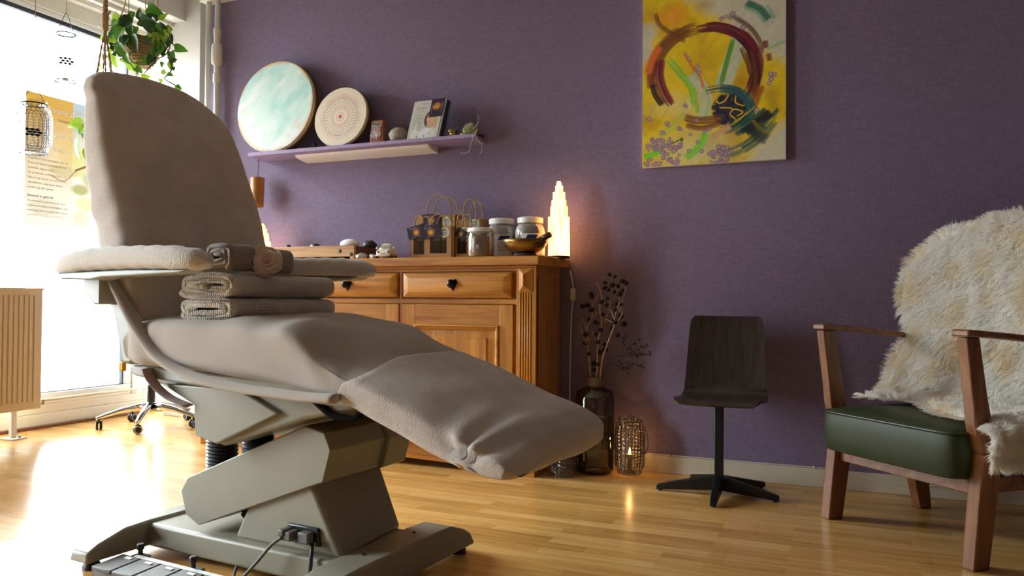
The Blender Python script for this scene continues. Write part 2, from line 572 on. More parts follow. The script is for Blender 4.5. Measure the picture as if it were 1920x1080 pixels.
def obj(name, mb, mat, parent=None, smooth=False, bevel=0, seg=2, sub=0, label=None):
    if parent: org = ORI[parent]
    else:
        a = np.array(mb.v); org = Vector(((a[:, 0].min() + a[:, 0].max()) / 2, (a[:, 1].min() + a[:, 1].max()) / 2, a[:, 2].min()))
    me = bpy.data.meshes.new(name)
    me.from_pydata([tuple(Vector(p) - org) for p in mb.v], [], mb.f)
    finish(me, mat, smooth if not bevel else (smooth or 40))
    o = bpy.data.objects.new(name, me); COL.objects.link(o)
    if parent: o.parent = parent
    else: o.location = org
    ORI[o] = org.copy()
    if bevel:
        b = o.modifiers.new('bevel', 'BEVEL'); b.width = bevel; b.segments = seg; b.limit_method = 'ANGLE'; b.angle_limit = rad(35)
    if sub:
        s = o.modifiers.new('sub', 'SUBSURF'); s.levels = s.render_levels = sub
    if label: o['label'] = label
    return o


def lettering(s, size, pos, right, up, mat, parent, thick=.0004, align='LEFT', bold=0., name='lettering'):
    cu = bpy.data.curves.new('txt', 'FONT'); cu.body = s; cu.size = size; cu.align_x = align; cu.resolution_u = 2
    cu.extrude = 0; cu.offset = bold
    to = bpy.data.objects.new('txt', cu); COL.objects.link(to)
    me = bpy.data.meshes.new_from_object(to)
    bpy.data.objects.remove(to)
    me.name = name
    R_, U_ = Vector(right).normalized(), Vector(up).normalized(); Nn = R_.cross(U_)
    org = ORI[parent]
    for v in me.vertices:
        v.co = Vector(pos) + R_ * v.co.x + U_ * v.co.y + Nn * thick - org
    me.materials.clear(); me.materials.append(MATS[mat])
    o = bpy.data.objects.new(name, me); COL.objects.link(o); o.parent = parent; ORI[o] = org.copy()
    return o


class Canvas:
    """flat print worked out as an array of colours, px units, y down"""
    def __init__(s, w, h, scale, base):
        s.k = scale; s.W, s.H = int(w * scale), int(h * scale)
        s.a = np.zeros((s.H, s.W, 3)); s.a[:] = np.array(base[:3])
        s.yy, s.xx = np.mgrid[0:s.H, 0:s.W] / scale

    def blend(s, mask, col):
        s.a += (np.array(col[:3]) - s.a) * mask[..., None]

    def nz(s, sx, sy, seed, rot=0.):
        rg = np.random.default_rng(seed)
        c, d = math.cos(rot), math.sin(rot)
        X = (s.xx * c + s.yy * d) / sx + 50; Y = (-s.xx * d + s.yy * c) / sy + 50
        g = rg.random((128, 128)); out = 0; amp = 1.; tot = 0
        for o in range(4):
            x, y = X * 2 ** o, Y * 2 ** o
            xi, yi = np.floor(x).astype(int), np.floor(y).astype(int); fx, fy = x - xi, y - yi
            fx = fx * fx * (3 - 2 * fx); fy = fy * fy * (3 - 2 * fy)
            G = lambda i, j: g[i % 128, j % 128]
            out = out + amp * (G(yi, xi) * (1 - fx) * (1 - fy) + G(yi, xi + 1) * fx * (1 - fy) + G(yi + 1, xi) * (1 - fx) * fy + G(yi + 1, xi + 1) * fx * fy)
            tot += amp; amp *= .55
        return out / tot

    def disc(s, x, y, r, col, al=1., soft=2., ry=None, rot=0.):
        c, d = math.cos(rot), math.sin(rot)
        X = (s.xx - x) * c + (s.yy - y) * d; Y = -(s.xx - x) * d + (s.yy - y) * c
        q = np.hypot(X, Y * (r / (ry or r)))
        s.blend(np.clip((r - q) / soft + .5, 0, 1) * al, col)

    def ring(s, x, y, r, w, col, al=1., soft=2.):
        q = np.abs(np.hypot(s.xx - x, s.yy - y) - r)
        s.blend(np.clip((w / 2 - q) / soft + .5, 0, 1) * al, col)

    def line(s, pts, w, col, al=1., soft=2., taper=True):
        """smooth polyline of width w"""
        P = np.array(pts, float)
        if len(P) > 2:
            q = np.vstack([2 * P[0] - P[1], P, 2 * P[-1] - P[-2]]); out = []
            for i in range(1, len(q) - 2):
                for t in np.linspace(0, 1, 8, endpoint=False):
                    a, b, c, d = q[i - 1:i + 3]
                    out.append(.5 * (2 * b + (c - a) * t + (2 * a - 5 * b + 4 * c - d) * t * t + (3 * b - a - 3 * c + d) * t ** 3))
            P = np.array(out + [P[-1]])
        m = np.zeros((s.H, s.W)); L = len(P) - 1
        for i in range(L):
            a, b = P[i], P[i + 1]
            t = (i + .5) / L
            ww = w * (min(1, .35 + 2.2 * math.sin(math.pi * min(max(t, .02), .98))) if taper else 1) / 2
            x0, x1 = int((min(a[0], b[0]) - ww - soft) * s.k), int((max(a[0], b[0]) + ww + soft) * s.k) + 2
            y0, y1 = int((min(a[1], b[1]) - ww - soft) * s.k), int((max(a[1], b[1]) + ww + soft) * s.k) + 2
            x0, y0 = max(x0, 0), max(y0, 0); x1, y1 = min(x1, s.W), min(y1, s.H)
            if x1 <= x0 or y1 <= y0: continue
            X, Y = s.xx[y0:y1, x0:x1], s.yy[y0:y1, x0:x1]
            d = b - a; l2 = d @ d + 1e-9
            tt = np.clip(((X - a[0]) * d[0] + (Y - a[1]) * d[1]) / l2, 0, 1)
            q = np.hypot(X - a[0] - tt * d[0], Y - a[1] - tt * d[1])
            m[y0:y1, x0:x1] = np.maximum(m[y0:y1, x0:x1], np.clip((ww - q) / soft + .5, 0, 1))
        s.blend(m * al, col)

    def brush(s, pts, w, cols, n=9, seed=0, al=.8):
        """bristly stroke: many parallel hairs"""
        rg = np.random.default_rng(seed); P = np.array(pts, float)
        d = np.gradient(P, axis=0); nn = np.stack([-d[:, 1], d[:, 0]], 1); nn /= np.linalg.norm(nn, axis=1)[:, None] + 1e-9
        for i in range(n):
            o = (i / (n - 1) - .5) * w + rg.normal() * w * .04
            a0 = rg.integers(0, 2) if len(P) > 4 else 0; b0 = len(P) - (rg.integers(0, 2) if len(P) > 4 else 0)
            c = cols[rg.integers(len(cols))]
            s.line((P + nn * o + rg.normal(size=P.shape) * w * .02)[a0:b0], w / n * 2.7, c, al * rg.uniform(.6, 1), 2.)


def canvas_plane(name, cv, p0, ux, uy, mat, parent, bend=None):
    """the print as a fine mesh; p0 is the top-left corner, ux to the right, uy downwards"""
    H, W_ = cv.H, cv.W
    p0, ux, uy = np.array(p0), np.array(ux), np.array(uy)
    U, V = np.meshgrid(np.linspace(0, 1, W_), np.linspace(0, 1, H))
    P = p0 + U[..., None] * ux + V[..., None] * uy
    if bend: P = bend(P, U, V)
    P = P.reshape(-1, 3) - np.array(ORI[parent])
    idx = np.arange(H * W_).reshape(H, W_)
    F = np.stack([idx[1:, :-1], idx[1:, 1:], idx[:-1, 1:], idx[:-1, :-1]], -1).reshape(-1, 4)
    me = bpy.data.meshes.new(name)
    me.vertices.add(len(P)); me.vertices.foreach_set('co', P.ravel())
    me.loops.add(F.size); me.loops.foreach_set('vertex_index', F.ravel())
    me.polygons.add(len(F)); me.polygons.foreach_set('loop_start', np.arange(0, F.size, 4))
    me.update(calc_edges=True)
    at = me.attributes.new('Col', 'FLOAT_COLOR', 'POINT')
    at.data.foreach_set('color', np.concatenate([np.clip(cv.a, 0, 1).reshape(-1, 3), np.ones((H * W_, 1))], 1).ravel())
    me.materials.append(MATS[mat])
    o = bpy.data.objects.new(name, me); COL.objects.link(o); o.parent = parent; ORI[o] = ORI[parent].copy()
    return o


def catmull(pts, k=6):
    P = [Vector(p) for p in pts]; q = [2 * P[0] - P[1]] + P + [2 * P[-1] - P[-2]]; out = []
    for i in range(1, len(q) - 2):
        a, b, c, d = q[i - 1:i + 3]
        for j in range(k):
            t = j / k
            out.append(.5 * (2 * b + (c - a) * t + (2 * a - 5 * b + 4 * c - d) * t * t + (3 * b - a - 3 * c + d) * t ** 3))
    return out + [P[-1]]


def superring(n, hx, hy, e=4., cx=0., cy=0.):
    out = []
    for k in range(n):
        a = 2 * math.pi * k / n; c, s = math.cos(a), math.sin(a)
        out.append((cx + hx * math.copysign(abs(c) ** (2 / e), c), cy + hy * math.copysign(abs(s) ** (2 / e), s)))
    return out


# ------------------------------------------------------------------ the room
def struct(name, mb, mat, bevel=0, parent=None, smooth=False):
    o = obj(name, mb, mat, parent, smooth, bevel)
    if not parent: o['kind'] = 'structure'
    return o


XW, XR, YB, YW, ZC = -5.25, 2.6, -2.4, 4.204, 3.35
floor = struct('floor', MB().box(XW - .2, XR + .1, YB - .1, 4.95, -.08, -.006), 'brown_strip')
# laminate boards, printed with three strips of blocks each
boards = {}
bw, bl = .2, 1.29
row = 0
y = YB
while y < 4.75:
    x = XW - (row * .47 % 1) * bl
    while x < XR:
        x0, x1 = max(x, XW + .02), min(x + bl, XR)
        y1 = min(y + bw, 4.75)
        if x1 - x0 > .02:
            key = (round(x1 - x0, 3), round(y1 - y, 3))
            if key not in boards:
                me = bpy.data.meshes.new('floor_board')
                b_ = MB().box(0.0004, key[0] - .0004, .0004, key[1] - .0004, 0, .006)
                me.from_pydata(b_.v, [], b_.f); finish(me, 'laminate', False)
                boards[key] = me
            o = bpy.data.objects.new('floor_board', boards[key]); COL.objects.link(o)
            o.parent = floor
            o.location = Vector((x0, y, -.006)) - ORI[floor]
        x += bl
    y += bw; row += 1

struct('ceiling', MB().box(XW - .2, XR + .1, YB - .1, 4.95, ZC, ZC + .1), 'ceiling_paint')
struct('wall_back', MB().box(-4.14, XR + .1, YW, YW + .12, 0, ZC), 'purple_wallpaper')
struct('wall_right', MB().box(XR, XR + .1, YB - .1, YW, 0, ZC), 'dim_wall')
struct('wall_front', MB().box(XW - .1, XR + .1, YB - .1, YB, 0, ZC), 'dim_wall')
struct('wall_niche', MB().box(XW - .2, -3.5, 4.78, 4.95, 0, ZC), 'white_paint')
struct('wall_pier', MB().box(-4.93, -4.6, 4.6, 4.78, 0, ZC), 'white_paint', .004)
struct('trim_1', MB().box(-4.88, -4.757, YB, 4.6, 3.126, ZC), 'white_paint', .003)   # beam above the bay
struct('trim_2', MB().box(XW, -4.88, YB, 4.78, 3.10, ZC), 'white_paint')   # soffit of the bay
struct('trim_3', MB().box(-5.10, -5.06, YB, 4.75, 3.07, 3.101).box(-4.97, -4.93, YB, 4.75, 3.07, 3.101), 'white_paint', .004)   # curtain rails
struct('trim_4', MB().box(-4.135, -3.75, 4.12, YW, 3.02, 3.07), 'white_paint', .004)   # duct the pipes rise to
struct('wall_return', MB().box(-3.52, -3.5, 4.32, 4.78, 0, ZC), 'dim_wall')
struct('baseboard_back', MB().box(-4.13, XR, 4.186, YW, 0, .093), 'cream_paint', .003)
struct('baseboard_right', MB().box(XR - .016, XR, YB, 4.186, 0, .093), 'cream_paint', .003)
struct('baseboard_window', MB().box(-5.205, -5.175, YB, 4.75, 0, .022), 'brown_strip', .003)
# stepped sill below the glass and the wall it stands on
struct('wall_window', MB().box(XW - .2, -5.205, YB, 4.78, 0, .10).box(XW - .2, XW - .02, YB, -.27, .1, ZC).box(XW - .2, XW - .02, 1.23, 2.55, .1, ZC).box(XW - .2, XW - .1, -.27, 4.78, 2.99, ZC), 'white_paint', .004)
struct('trim_5', MB().box(XW - .1, -5.215, -.27, 4.78, .10, .165), 'white_paint', .006)
struct('trim_6', MB().box(XW - .1, -5.20, YB, 4.78, 2.99, 3.10), 'white_paint', .004)
# the window: frame, glass and gasket in two bays
WY = [(-.2, 1.16), (2.62, 4.47)]
for n, (a, b) in enumerate(WY):
    w = struct('window_%d' % (n + 1), MB().box(-5.29, -5.215, a - .07, b + .07, .165, .245).box(-5.29, -5.215, a - .07, b + .07, 2.955, 2.99)
               .box(-5.29, -5.215, a - .07, a, .245, 2.955).box(-5.29, -5.215, b, b + .07, .245, 2.955), 'window_plastic', .006)
    obj('gasket', MB().box(-5.262, -5.226, a, a + .006, .245, 2.955).box(-5.262, -5.226, b - .009, b, .245, 2.955)
        .box(-5.262, -5.226, a, b, .245, .251).box(-5.262, -5.226, a, b, 2.925, 2.955), 'gasket', w)
    obj('pane', MB().box(-5.252, -5.246, a, b, .248, 2.95), 'pane_glass', w)
struct('trim_7', MB().box(-5.235, -5.205, 4.54, 4.60, .165, 2.99).box(-5.235, -5.20, 4.64, 4.68, .165, 2.99), 'white_paint', .006)

# ------------------------------------------------------------------ heating pipes in the corner
for nm, x, lab in (('heating_pipe', -4.085, 'plain white vertical heating pipe beside the white pier'), ('heating_pipe', -4.005, 'white vertical heating pipe with a thick coupling, against the purple wall')):
    t = thing(nm, lab, 'pipe', (x, 4.16, 0))
    obj('tube', MB().tube([(x, 4.16, 0.0), (x, 4.16, ZC)], .019, 14), 'white_paint', t, True)
    if x > -4.05:
        obj('coupling', MB().lathe([(.019, 2.44), (.026, 2.44), (.026, 2.5), (.02, 2.505), (.022, 2.56), (.036, 2.575), (.038, 2.6), (.038, 2.69), (.034, 2.71), (.022, 2.715), (.024, 2.78), (.027, 2.79), (.027, 2.82), (.019, 2.825)], (x, 4.16, 0), 16), 'white_paint', t, 40)

# ------------------------------------------------------------------ radiator
t = thing('radiator', 'cream panel radiator with upright grooves standing before the window', 'radiator', (-4.96, 2.9, 0))
mb = MB()
P = []
ys = []
yy = 3.585
obj('panel', MB().box(-4.985, -4.945, 1.9, 3.585, .18, .985), 'radiator_enamel', t, bevel=.006)
for k in range(46):
    y0 = 3.545 - k * .0345
    obj('rib', MB().prism([(-4.946, y0), (-4.938, y0 - .004), (-4.938, y0 - .022), (-4.946, y0 - .026)], .235, .94, 'xy'), 'radiator_enamel', t, bevel=.002)
obj('top_grille', MB().box(-4.99, -4.94, 1.895, 3.59, .975, .99), 'radiator_enamel', t, bevel=.004)
for y0 in (3.41, 2.1):
    f = obj('foot', MB().box(-4.985, -4.955, y0 - .018, y0 + .018, .006, .2), 'white_paint', t, bevel=.003)
    obj('foot_plate', MB().box(-5.03, -4.90, y0 - .05, y0 + .05, 0, .008), 'white_paint', f, bevel=.002)
    obj('bolt', MB().lathe([(.009, .008), (.009, .022), (.004, .024)], (-4.93, y0 + .02, 0), 8), 'steel', f)
t = thing('radiator_pipe', 'thin cream heating pipe with a valve running along the window sill', 'pipe', (-5.18, 4.1, .2))
obj('tube', MB().tube([(-4.97, 3.5, .215), (-5.0, 3.62, .212), (-5.185, 3.72, .2), (-5.185, 4.2, .2), (-5.185, 4.7, .2)], .011, 10), 'cream_paint', t, True)
obj('valve', MB().lathe([(.012, -.035), (.02, -.03), (.02, -.012), (.015, -.01), (.022, 0), (.015, .012), (.02, .014), (.02, .03), (.012, .034)], (-5.075, 3.66, .206), 12, Matrix.Rotation(rad(60), 3, 'Z') @ Matrix.Rotation(rad(90), 3, 'Y')), 'brass', t, True)

# ------------------------------------------------------------------ treatment chair
CA = rad(-5.5)
CU = Vector((math.cos(CA), math.sin(CA), 0)); CV = Vector((-math.sin(CA), math.cos(CA), 0))


def CH(u, v, z):
    p = CU * u + CV * v
    return (p.x, p.y, z)


chair = thing('treatment_chair', 'beige adjustable treatment chair with raised backrest, armrests and sloping leg rest', 'treatment chair', CH(-2.0, 2.05, 0))

# base: deck between two crossbeams that end in sloped tips
mb = MB(CH)
mb.box(-2.55, -1.52, 1.85, 2.25, .028, .112)
obj('base_deck', mb, 'plastic_grey', chair, bevel=.012, seg=3)
for (ua, ub, uo) in ((-2.56, -2.475, -.0), (-1.62, -1.49, .022)):
    sec = [(1.615, .03), (1.615, .065), (1.66, .088), (1.76, .118), (1.85, .122), (2.25, .122), (2.34, .118), (2.42, .088), (2.46, .065), (2.46, .03)]
    m_ = MB(CH)
    rings = [[(ua, v, z) for v, z in sec], [(ub, v, z) for v, z in sec]]
    lo = [[(ua, v, .03) for v, z in sec], [(ub + uo, v, .03 if z < .05 else .03) for v, z in sec]]
    A = [(ua - (0 if uo else .015), v, z) if z < .05 else (ua, v, z) for v, z in sec]
    B = [(ub + uo, v, z) if z < .05 else (ub, v, z) for v, z in sec]
    m_.loft([A, B])
    obj('base_beam', m_, 'plastic_grey', chair, bevel=.009, seg=3)
for (u, v) in ((-2.515, 1.66), (-2.515, 2.42), (-1.54, 1.66), (-1.52, 2.42)):
    obj('foot_pad', MB().lathe([(.03, 0), (.03, .012), (.018, .03), (.012, .034)], CH(u, v, 0), 14), 'black_rubber', chair, 40)
for (u, v) in ((-1.56, 1.93), (-1.56, 2.2), (-2.42, 2.1)):
    obj('screw', MB().lathe([(.006, .111), (.006, .1255), (.003, .1265)], CH(u, v, 0), 8), 'black_plastic', chair)

# motor housing and lift arm
obj('motor_housing', MB(CH).prism([(-2.085, .108), (-1.985, .30), (-1.76, .385), (-1.735, .33), (-1.605, .108)], 1.885, 2.265, 'xz',
    [(-2.10, .108), (-1.985, .30), (-1.78, .385), (-1.76, .33), (-1.66, .108)]), 'plastic_grey', chair, bevel=.016, seg=3)
arm = [(-2.336, .241), (-2.301, .292), (-1.759, .518), (-1.674, .502), (-1.647, .45), (-1.678, .346), (-2.243, .132), (-2.309, .16)]
obj('lift_arm', MB(CH).prism(arm, 1.87, 2.15), 'plastic_grey', chair, bevel=.004)
arm2 = [(u + (.018 if u > -1.7 else 0), z) for u, z in arm]
obj('lift_arm', MB(CH).prism(arm2, 2.154, 2.28), 'plastic_grey', chair, bevel=.004)
sk = obj('power_socket', MB(CH).prism([(-1.832, .197), (-1.700, .197), (-1.694, .139), (-1.826, .139)], 1.874, 1.90), 'black_plastic', chair, bevel=.004)
obj('plug', MB(CH).box(-1.815, -1.775, 1.83, 1.875, .155, .185).box(-1.825, -1.80, 1.825, 1.875, .168, .19).box(-1.76, -1.715, 1.845, 1.875, .15, .186), 'grey_cable', sk, bevel=.005)
obj('power_cable', MB().tube(catmull([CH(-1.81, 1.83, .165), CH(-1.84, 1.815, .14), CH(-1.89, 1.80, .08), CH(-1.95, 1.79, .02), CH(-2.0, 1.81, .012), CH(-2.04, 1.86, .03)], 8), .0055, 8), 'grey_cable', chair, True)
obj('power_cable', MB().tube(catmull([CH(-1.715, 1.865, .15), CH(-1.695, 1.84, .12), CH(-1.69, 1.825, .06), CH(-1.70, 1.80, .01), CH(-1.72, 1.70, .006)], 8), .0065, 8), 'black_rubber', chair, True)

# bellows over the two motors
for (u, v, h) in ((-2.215, 1.945, .43), (-2.08, 1.985, .47)):
    prof = [(.05, .16)]
    z = .17
    while z < h:
        prof += [(.056, z), (.05, z + .006), (.056, z + .012)]
        z += .0125
    obj('bellows', MB().lathe(prof, CH(u, v, 0), 20), 'black_rubber', chair, 40)

# seat tub
tub = [(-2.50, .662), (-2.47, .64), (-2.20, .565), (-2.19, .455), (-2.07, .432), (-1.72, .545), (-1.60, .57), (-1.46, .60), (-1.44, .66)]
obj('seat_tub', MB(CH).prism(tub, 1.82, 2.28, 'xz'), 'plastic_grey', chair, bevel=.012, seg=3)
obj('tub_flank', MB(CH).prism([(-2.36, .625), (-2.19, .562), (-2.185, .46), (-2.08, .44), (-1.80, .562), (-1.985, .63)], 1.80, 1.83), 'plastic_grey', chair, bevel=.006)
obj('tub_seal', MB(CH).tube(catmull([(-1.72, 1.812, .645), (-1.65, 1.812, .605), (-1.60, 1.812, .575), (-1.56, 1.812, .568), (-1.50, 1.812, .572), (-1.47, 1.812, .6)], 5), .011, 6), 'black_seal', chair, True)
obj('seat_frame', MB(CH).prism([(-2.515, .685), (-2.50, .655), (-2.47, .645), (-1.5, .60), (-1.47, .63), (-1.47, .66), (-2.47, .685)], 1.785, 2.315), 'plastic_cool', chair, bevel=.008)
obj('strap', MB(CH).tube(catmull([(-2.385, 1.765, .68), (-2.372, 1.765, .654), (-2.338, 1.768, .619), (-2.282, 1.775, .586), (-2.2, 1.79, .56)], 6), [.022] * 25, 8, .15), 'ribbon', chair, True)
obj('back_shell', MB(CH).prism([(-2.72, 1.18), (-2.665, 1.02), (-2.655, .95), (-2.58, .88), (-2.525, .69), (-2.47, .69), (-2.46, .80), (-2.58, 1.18)], 1.765, 2.335), 'plastic_cool', chair, bevel=.012)
obj('corner_tag', MB(CH).box(-2.50, -2.475, 1.735, 1.75, .668, .70), 'yellow_tag', chair, bevel=.004)


def wob(p, s, a):
    return a * noise.noise(Vector(p) * s)


# seat cushion under its sheet
top = [(-2.475, .80), (-2.462, .838), (-2.43, .855), (-2.3, .862), (-2.1, .865), (-1.9, .866), (-1.8, .862), (-1.735, .853), (-1.66, .835), (-1.58, .804), (-1.5, .768), (-1.44, .735), (-1.40, .712)]
bot = [(-2.478, .75), (-2.47, .70), (-2.44, .683), (-2.3, .678), (-2.1, .668), (-1.9, .655), (-1.8, .648), (-1.73, .642), (-1.66, .636), (-1.6, .630), (-1.53, .622), (-1.47, .615), (-1.42, .612)]
rings = []
NS = 64
stations = []
for i in range(len(top) - 1):
    for k in range(5):
        t = k / 5
        stations.append([top[i][j] * (1 - t) + top[i + 1][j] * t for j in (0, 1)] + [bot[i][j] * (1 - t) + bot[i + 1][j] * t for j in (0, 1)])
stations.append(list(top[-1]) + list(bot[-1]))
for (ut, zt, ub, zb) in stations:
    ring = []
    hv = .315 if ut < -2.44 else .32
    for (a, b) in superring(NS, 1, 1, 5.):
        w = (b + 1) / 2
        u = ub + (ut - ub) * w; z = zb + (zt - zb) * w; v = 2.05 + a * hv
        # soft folds that run towards the gathered corner of the leg rest
        near = max(0, -a)
        if near > .3 and b > -.9:
            du, dz = u + 1.47, z - .63
            ang = math.atan2(dz, -du); dist = math.hypot(du, dz)
            amp = .007 * math.exp(-((dist - .24) / .2) ** 2) * max(0, min(1, (-1.47 - u) / .14))
            fold = amp * math.sin(ang * 11 + .6)
            v -= fold * near; z += fold * .6 * near
        z -= .055 * max(0, near - .3) / .7 * w ** 2 * max(0, min(1, (u + 1.72) / .22))
        z += wob((u, v, z), 5, .010) * (.4 + w); v += wob((u + 9, v, z), 6, .012) * (1 if abs(a) > .8 else .2)
        if ut < -2.3 and a < -.7: v += .006 * math.sin(u * 60 + z * 22)
        if w > .8 and -2.2 < u: z += .006 * math.sin((u * .9 + v * .45) * 24) * max(0, min(1, (u + 2.2) * 3))
        ring.append((u, v, z))
    rings.append(ring)
obj('seat_cushion', MB(CH).loft(rings), 'sheet_beige', chair, True)
obj('sheet_hem', MB(CH).tube(catmull([(-2.575, 1.742, 1.04), (-2.55, 1.735, 1.0), (-2.459, 1.728, .903), (-2.381, 1.722, .821), (-2.274, 1.718, .734), (-2.154, 1.716, .686), (-2.015, 1.716, .659), (-1.872, 1.718, .645), (-1.736, 1.718, .640), (-1.608, 1.716, .636), (-1.486, 1.71, .640)], 6),
    [.012 + .012 * min(1, i / 12) for i in range(61)], 10, .55), 'sheet_beige', chair, True)

# backrest cushion under the sheet, and the towel pulled over its top
fz = [(.72, -2.37, -2.475), (.86, -2.375, -2.53), (1.0, -2.42, -2.61), (1.1, -2.455, -2.665), (1.25, -2.50, -2.72), (1.4, -2.545, -2.748), (1.5, -2.58, -2.755), (1.6, -2.625, -2.758), (1.68, -2.665, -2.758), (1.72, -2.685, -2.757), (1.75, -2.70, -2.752), (1.766, -2.712, -2.742), (1.774, -2.722, -2.735)]
hw = {.72: .29, .86: .30, 1.0: .302, 1.1: .304, 1.25: .306, 1.4: .307, 1.5: .306, 1.6: .300, 1.68: .282, 1.72: .252, 1.75: .205, 1.766: .14, 1.774: .03}


def back_rings(z0, z1, grow, e, seed):
    out = []
    side = .014 + .026 * 1
    zs = np.concatenate([np.arange(z0, min(z1, 1.6), .02), np.linspace(1.6, 1.774, 16)]) if z1 > 1.6 else np.arange(z0, z1, .02)
    Z = [f[0] for f in fz]
    for z in zs:
        uf = np.interp(z, Z, [f[1] for f in fz]); ub = np.interp(z, Z, [f[2] for f in fz]); h = np.interp(z, Z, [hw[f[0]] for f in fz])
        ring = []
        cv_ = 2.05 - .055 * max(0, (z - 1.64) / .134)
        for (a, b) in superring(72, h + grow, (uf - ub) / 2 + grow, e, cv_, (uf + ub) / 2):
            v, u = a, b
            near = max(0, (2.05 - v) / .3 - .55)
            dz = 0.
            if near > 0 and z < 1.55:   # pulled creases at the near edge
                v += .006 * near * math.sin(z * 46 - u * 30 + 5 * noise.noise(Vector((z * 6, 0, 0)))) * min(1, (1.6 - z) * 3)
                u += .006 * near * math.sin(z * 40 - u * 30 + 1)
            n_ = wob((u + .7, v, z), 4.5, .012)
            u += n_; v += wob((v, z + .7, u), 5, .006)
            if a > 2.05: v += .042 * max(0, min(1, (1.62 - z) / .4)) * (a - 2.05) / .3; u += .02 * max(0, min(1, (1.62 - z) / .4)) * (a - 2.05) / .3
            top_ = max(0, (z - 1.5) / .27)
            zz = z + grow - .06 * top_ * max(0, v - 2.12)
            ring.append((u, v, zz))
        out.append(ring)
    return out


obj('backrest_cushion', MB(CH).loft(back_rings(.72, 1.3, 0, 4.2, .4)), 'sheet_beige', chair, True)
R = back_rings(1.10, 1.78, .016, 3.4, 1.)
# the hem hangs a little lower at the near side
hem = [(u, v, 1.085 + .045 * max(0, (v - 1.75) / .6) + .006 * math.sin(v * 34)) for (u, v, z) in R[0]]
R[0] = hem
R[1] = [(u, v, max(z, h[2] + .012)) for (u, v, z), h in zip(R[1], hem)]
R[2] = [(u, v, max(z, h[2] + .026)) for (u, v, z), h in zip(R[2], hem)]
R[3] = [(u, v, max(z, h[2] + .04)) for (u, v, z), h in zip(R[3], hem)]
tw = obj('backrest_towel', MB(CH).loft(R, caps=False), 'towel_brown', chair, True, label='taupe towelling cover over the top of the backrest')
obj('towel_hem', MB(CH).tube([(u, v, z + .004) for (u, v, z) in hem + [hem[0]]], .0055, 6, caps=False), 'towel_brown', tw, True)

# leg rest with its own towel
lt = [(-1.475, .735), (-1.44, .752), (-1.30, .703), (-1.16, .652), (-1.05, .611), (-.98, .58), (-.945, .555), (-.925, .53), (-.92, .50)]
lb = [(-1.50, .635), (-1.49, .612), (-1.32, .545), (-1.20, .497), (-1.10, .465), (-1.02, .455), (-.97, .452), (-.94, .456), (-.925, .47)]
st = []
for i in range(len(lt) - 1):
    for k in range(6):
        t = k / 6
        st.append([lt[i][j] * (1 - t) + lt[i + 1][j] * t for j in (0, 1)] + [lb[i][j] * (1 - t) + lb[i + 1][j] * t for j in (0, 1)])
st.append(list(lt[-1]) + list(lb[-1]))
rings = []
for q, (ut, zt, ub, zb) in enumerate(st):
    ring = []
    L = q / (len(st) - 1)
    hv = .325 * (1 - .10 * max(0, L - .82) / .18)
    for (a, b) in superring(NS, 1, 1, 4.6):
        w = (b + 1) / 2
        u = ub + (ut - ub) * w; z = zb + (zt - zb) * w; v = 2.05 + a * hv
        near = max(0, -a)
        z -= .045 * max(0, near - .3) / .7 * w ** 2
        if b < 0: v += .012 * math.copysign(1, a) * (-b)
        if near > .2:    # creases gathered at the lower corner
            du, dz = u + 1.07, z - .50
            ang = math.atan2(dz, du); dist = math.hypot(du, dz)
            f = .010 * math.exp(-(dist / .13) ** 2) * math.sin(ang * 7 + 1.2)
            z += f * .6; v -= f * near
        z += wob((u, v, z), 6, .010); v += wob((u, z, v), 7, .008)
        ring.append((u, v, z))
    rings.append(ring)
lr = obj('leg_rest', MB(CH).loft(rings), 'towel_brown', chair, True, label='leg rest covered with a taupe towel')
obj('towel_knot', MB().ellip(CH(-1.485, 1.742, .645), (.018, .014, .022), 12, rough=.3), 'towel_brown', lr, True)
obj('leg_rest_knob', MB().lathe([(.012, -.02), (.016, -.012), (.016, .012), (.01, .02)], CH(-1.085, 1.752, .492), 12, Matrix.Rotation(rad(80), 3, 'X')), 'yellow_tag', lr, True)

# armrests
for v0, d in ((1.665, 0.), (2.437, 0.03)):
    rings = []
    for i in range(29):
        t = i / 28
        u = -2.742 + d + t * (.775 + .01)
        e_ = (1 - abs(2 * t - 1) ** 7) ** .5 if 0 < t < 1 else .05
        hz = .040 * max(e_, .1); hv = .058 * max(e_, .12) * (1 - .12 * (1 - t))
        zc = 1.047 + .010 * math.sin(t * math.pi) - .018 * max(0, .25 - t) / .25 - .008 * max(0, t - .8) / .2
        ring = []
        for (a, b) in superring(28, hv, hz, 3., v0, zc):
            ring.append((u + wob((u, a, b), 12, .004), a, b + .0022 * math.sin(u * 75 + a * 55 + b * 40) * e_))
        rings.append(ring)
    ar = obj('armrest', MB(CH).loft(rings), 'arm_cover', chair, True, label='padded armrest in a cream crinkled cover')
    obj('armrest_plate', MB(CH).prism([(-2.69 + d, 1.008), (-2.66 + d, .988), (-2.5 + d, .984), (-2.44 + d, .992), (-2.06 + d, 1.002), (-2.02 + d, 1.012), (-2.3 + d, 1.016)], v0 - .042, v0 + .042), 'plastic_cool', ar, bevel=.005)
    sgn = 1 if v0 < 2 else -1
    obj('armrest_bracket', MB(CH).prism([(-2.645, 1.0), (-2.645, .95), (-2.585, .90), (-2.55, .90), (-2.55, 1.0)], v0 + sgn * .03, v0 + sgn * .16), 'plastic_cool', ar, bevel=.006)

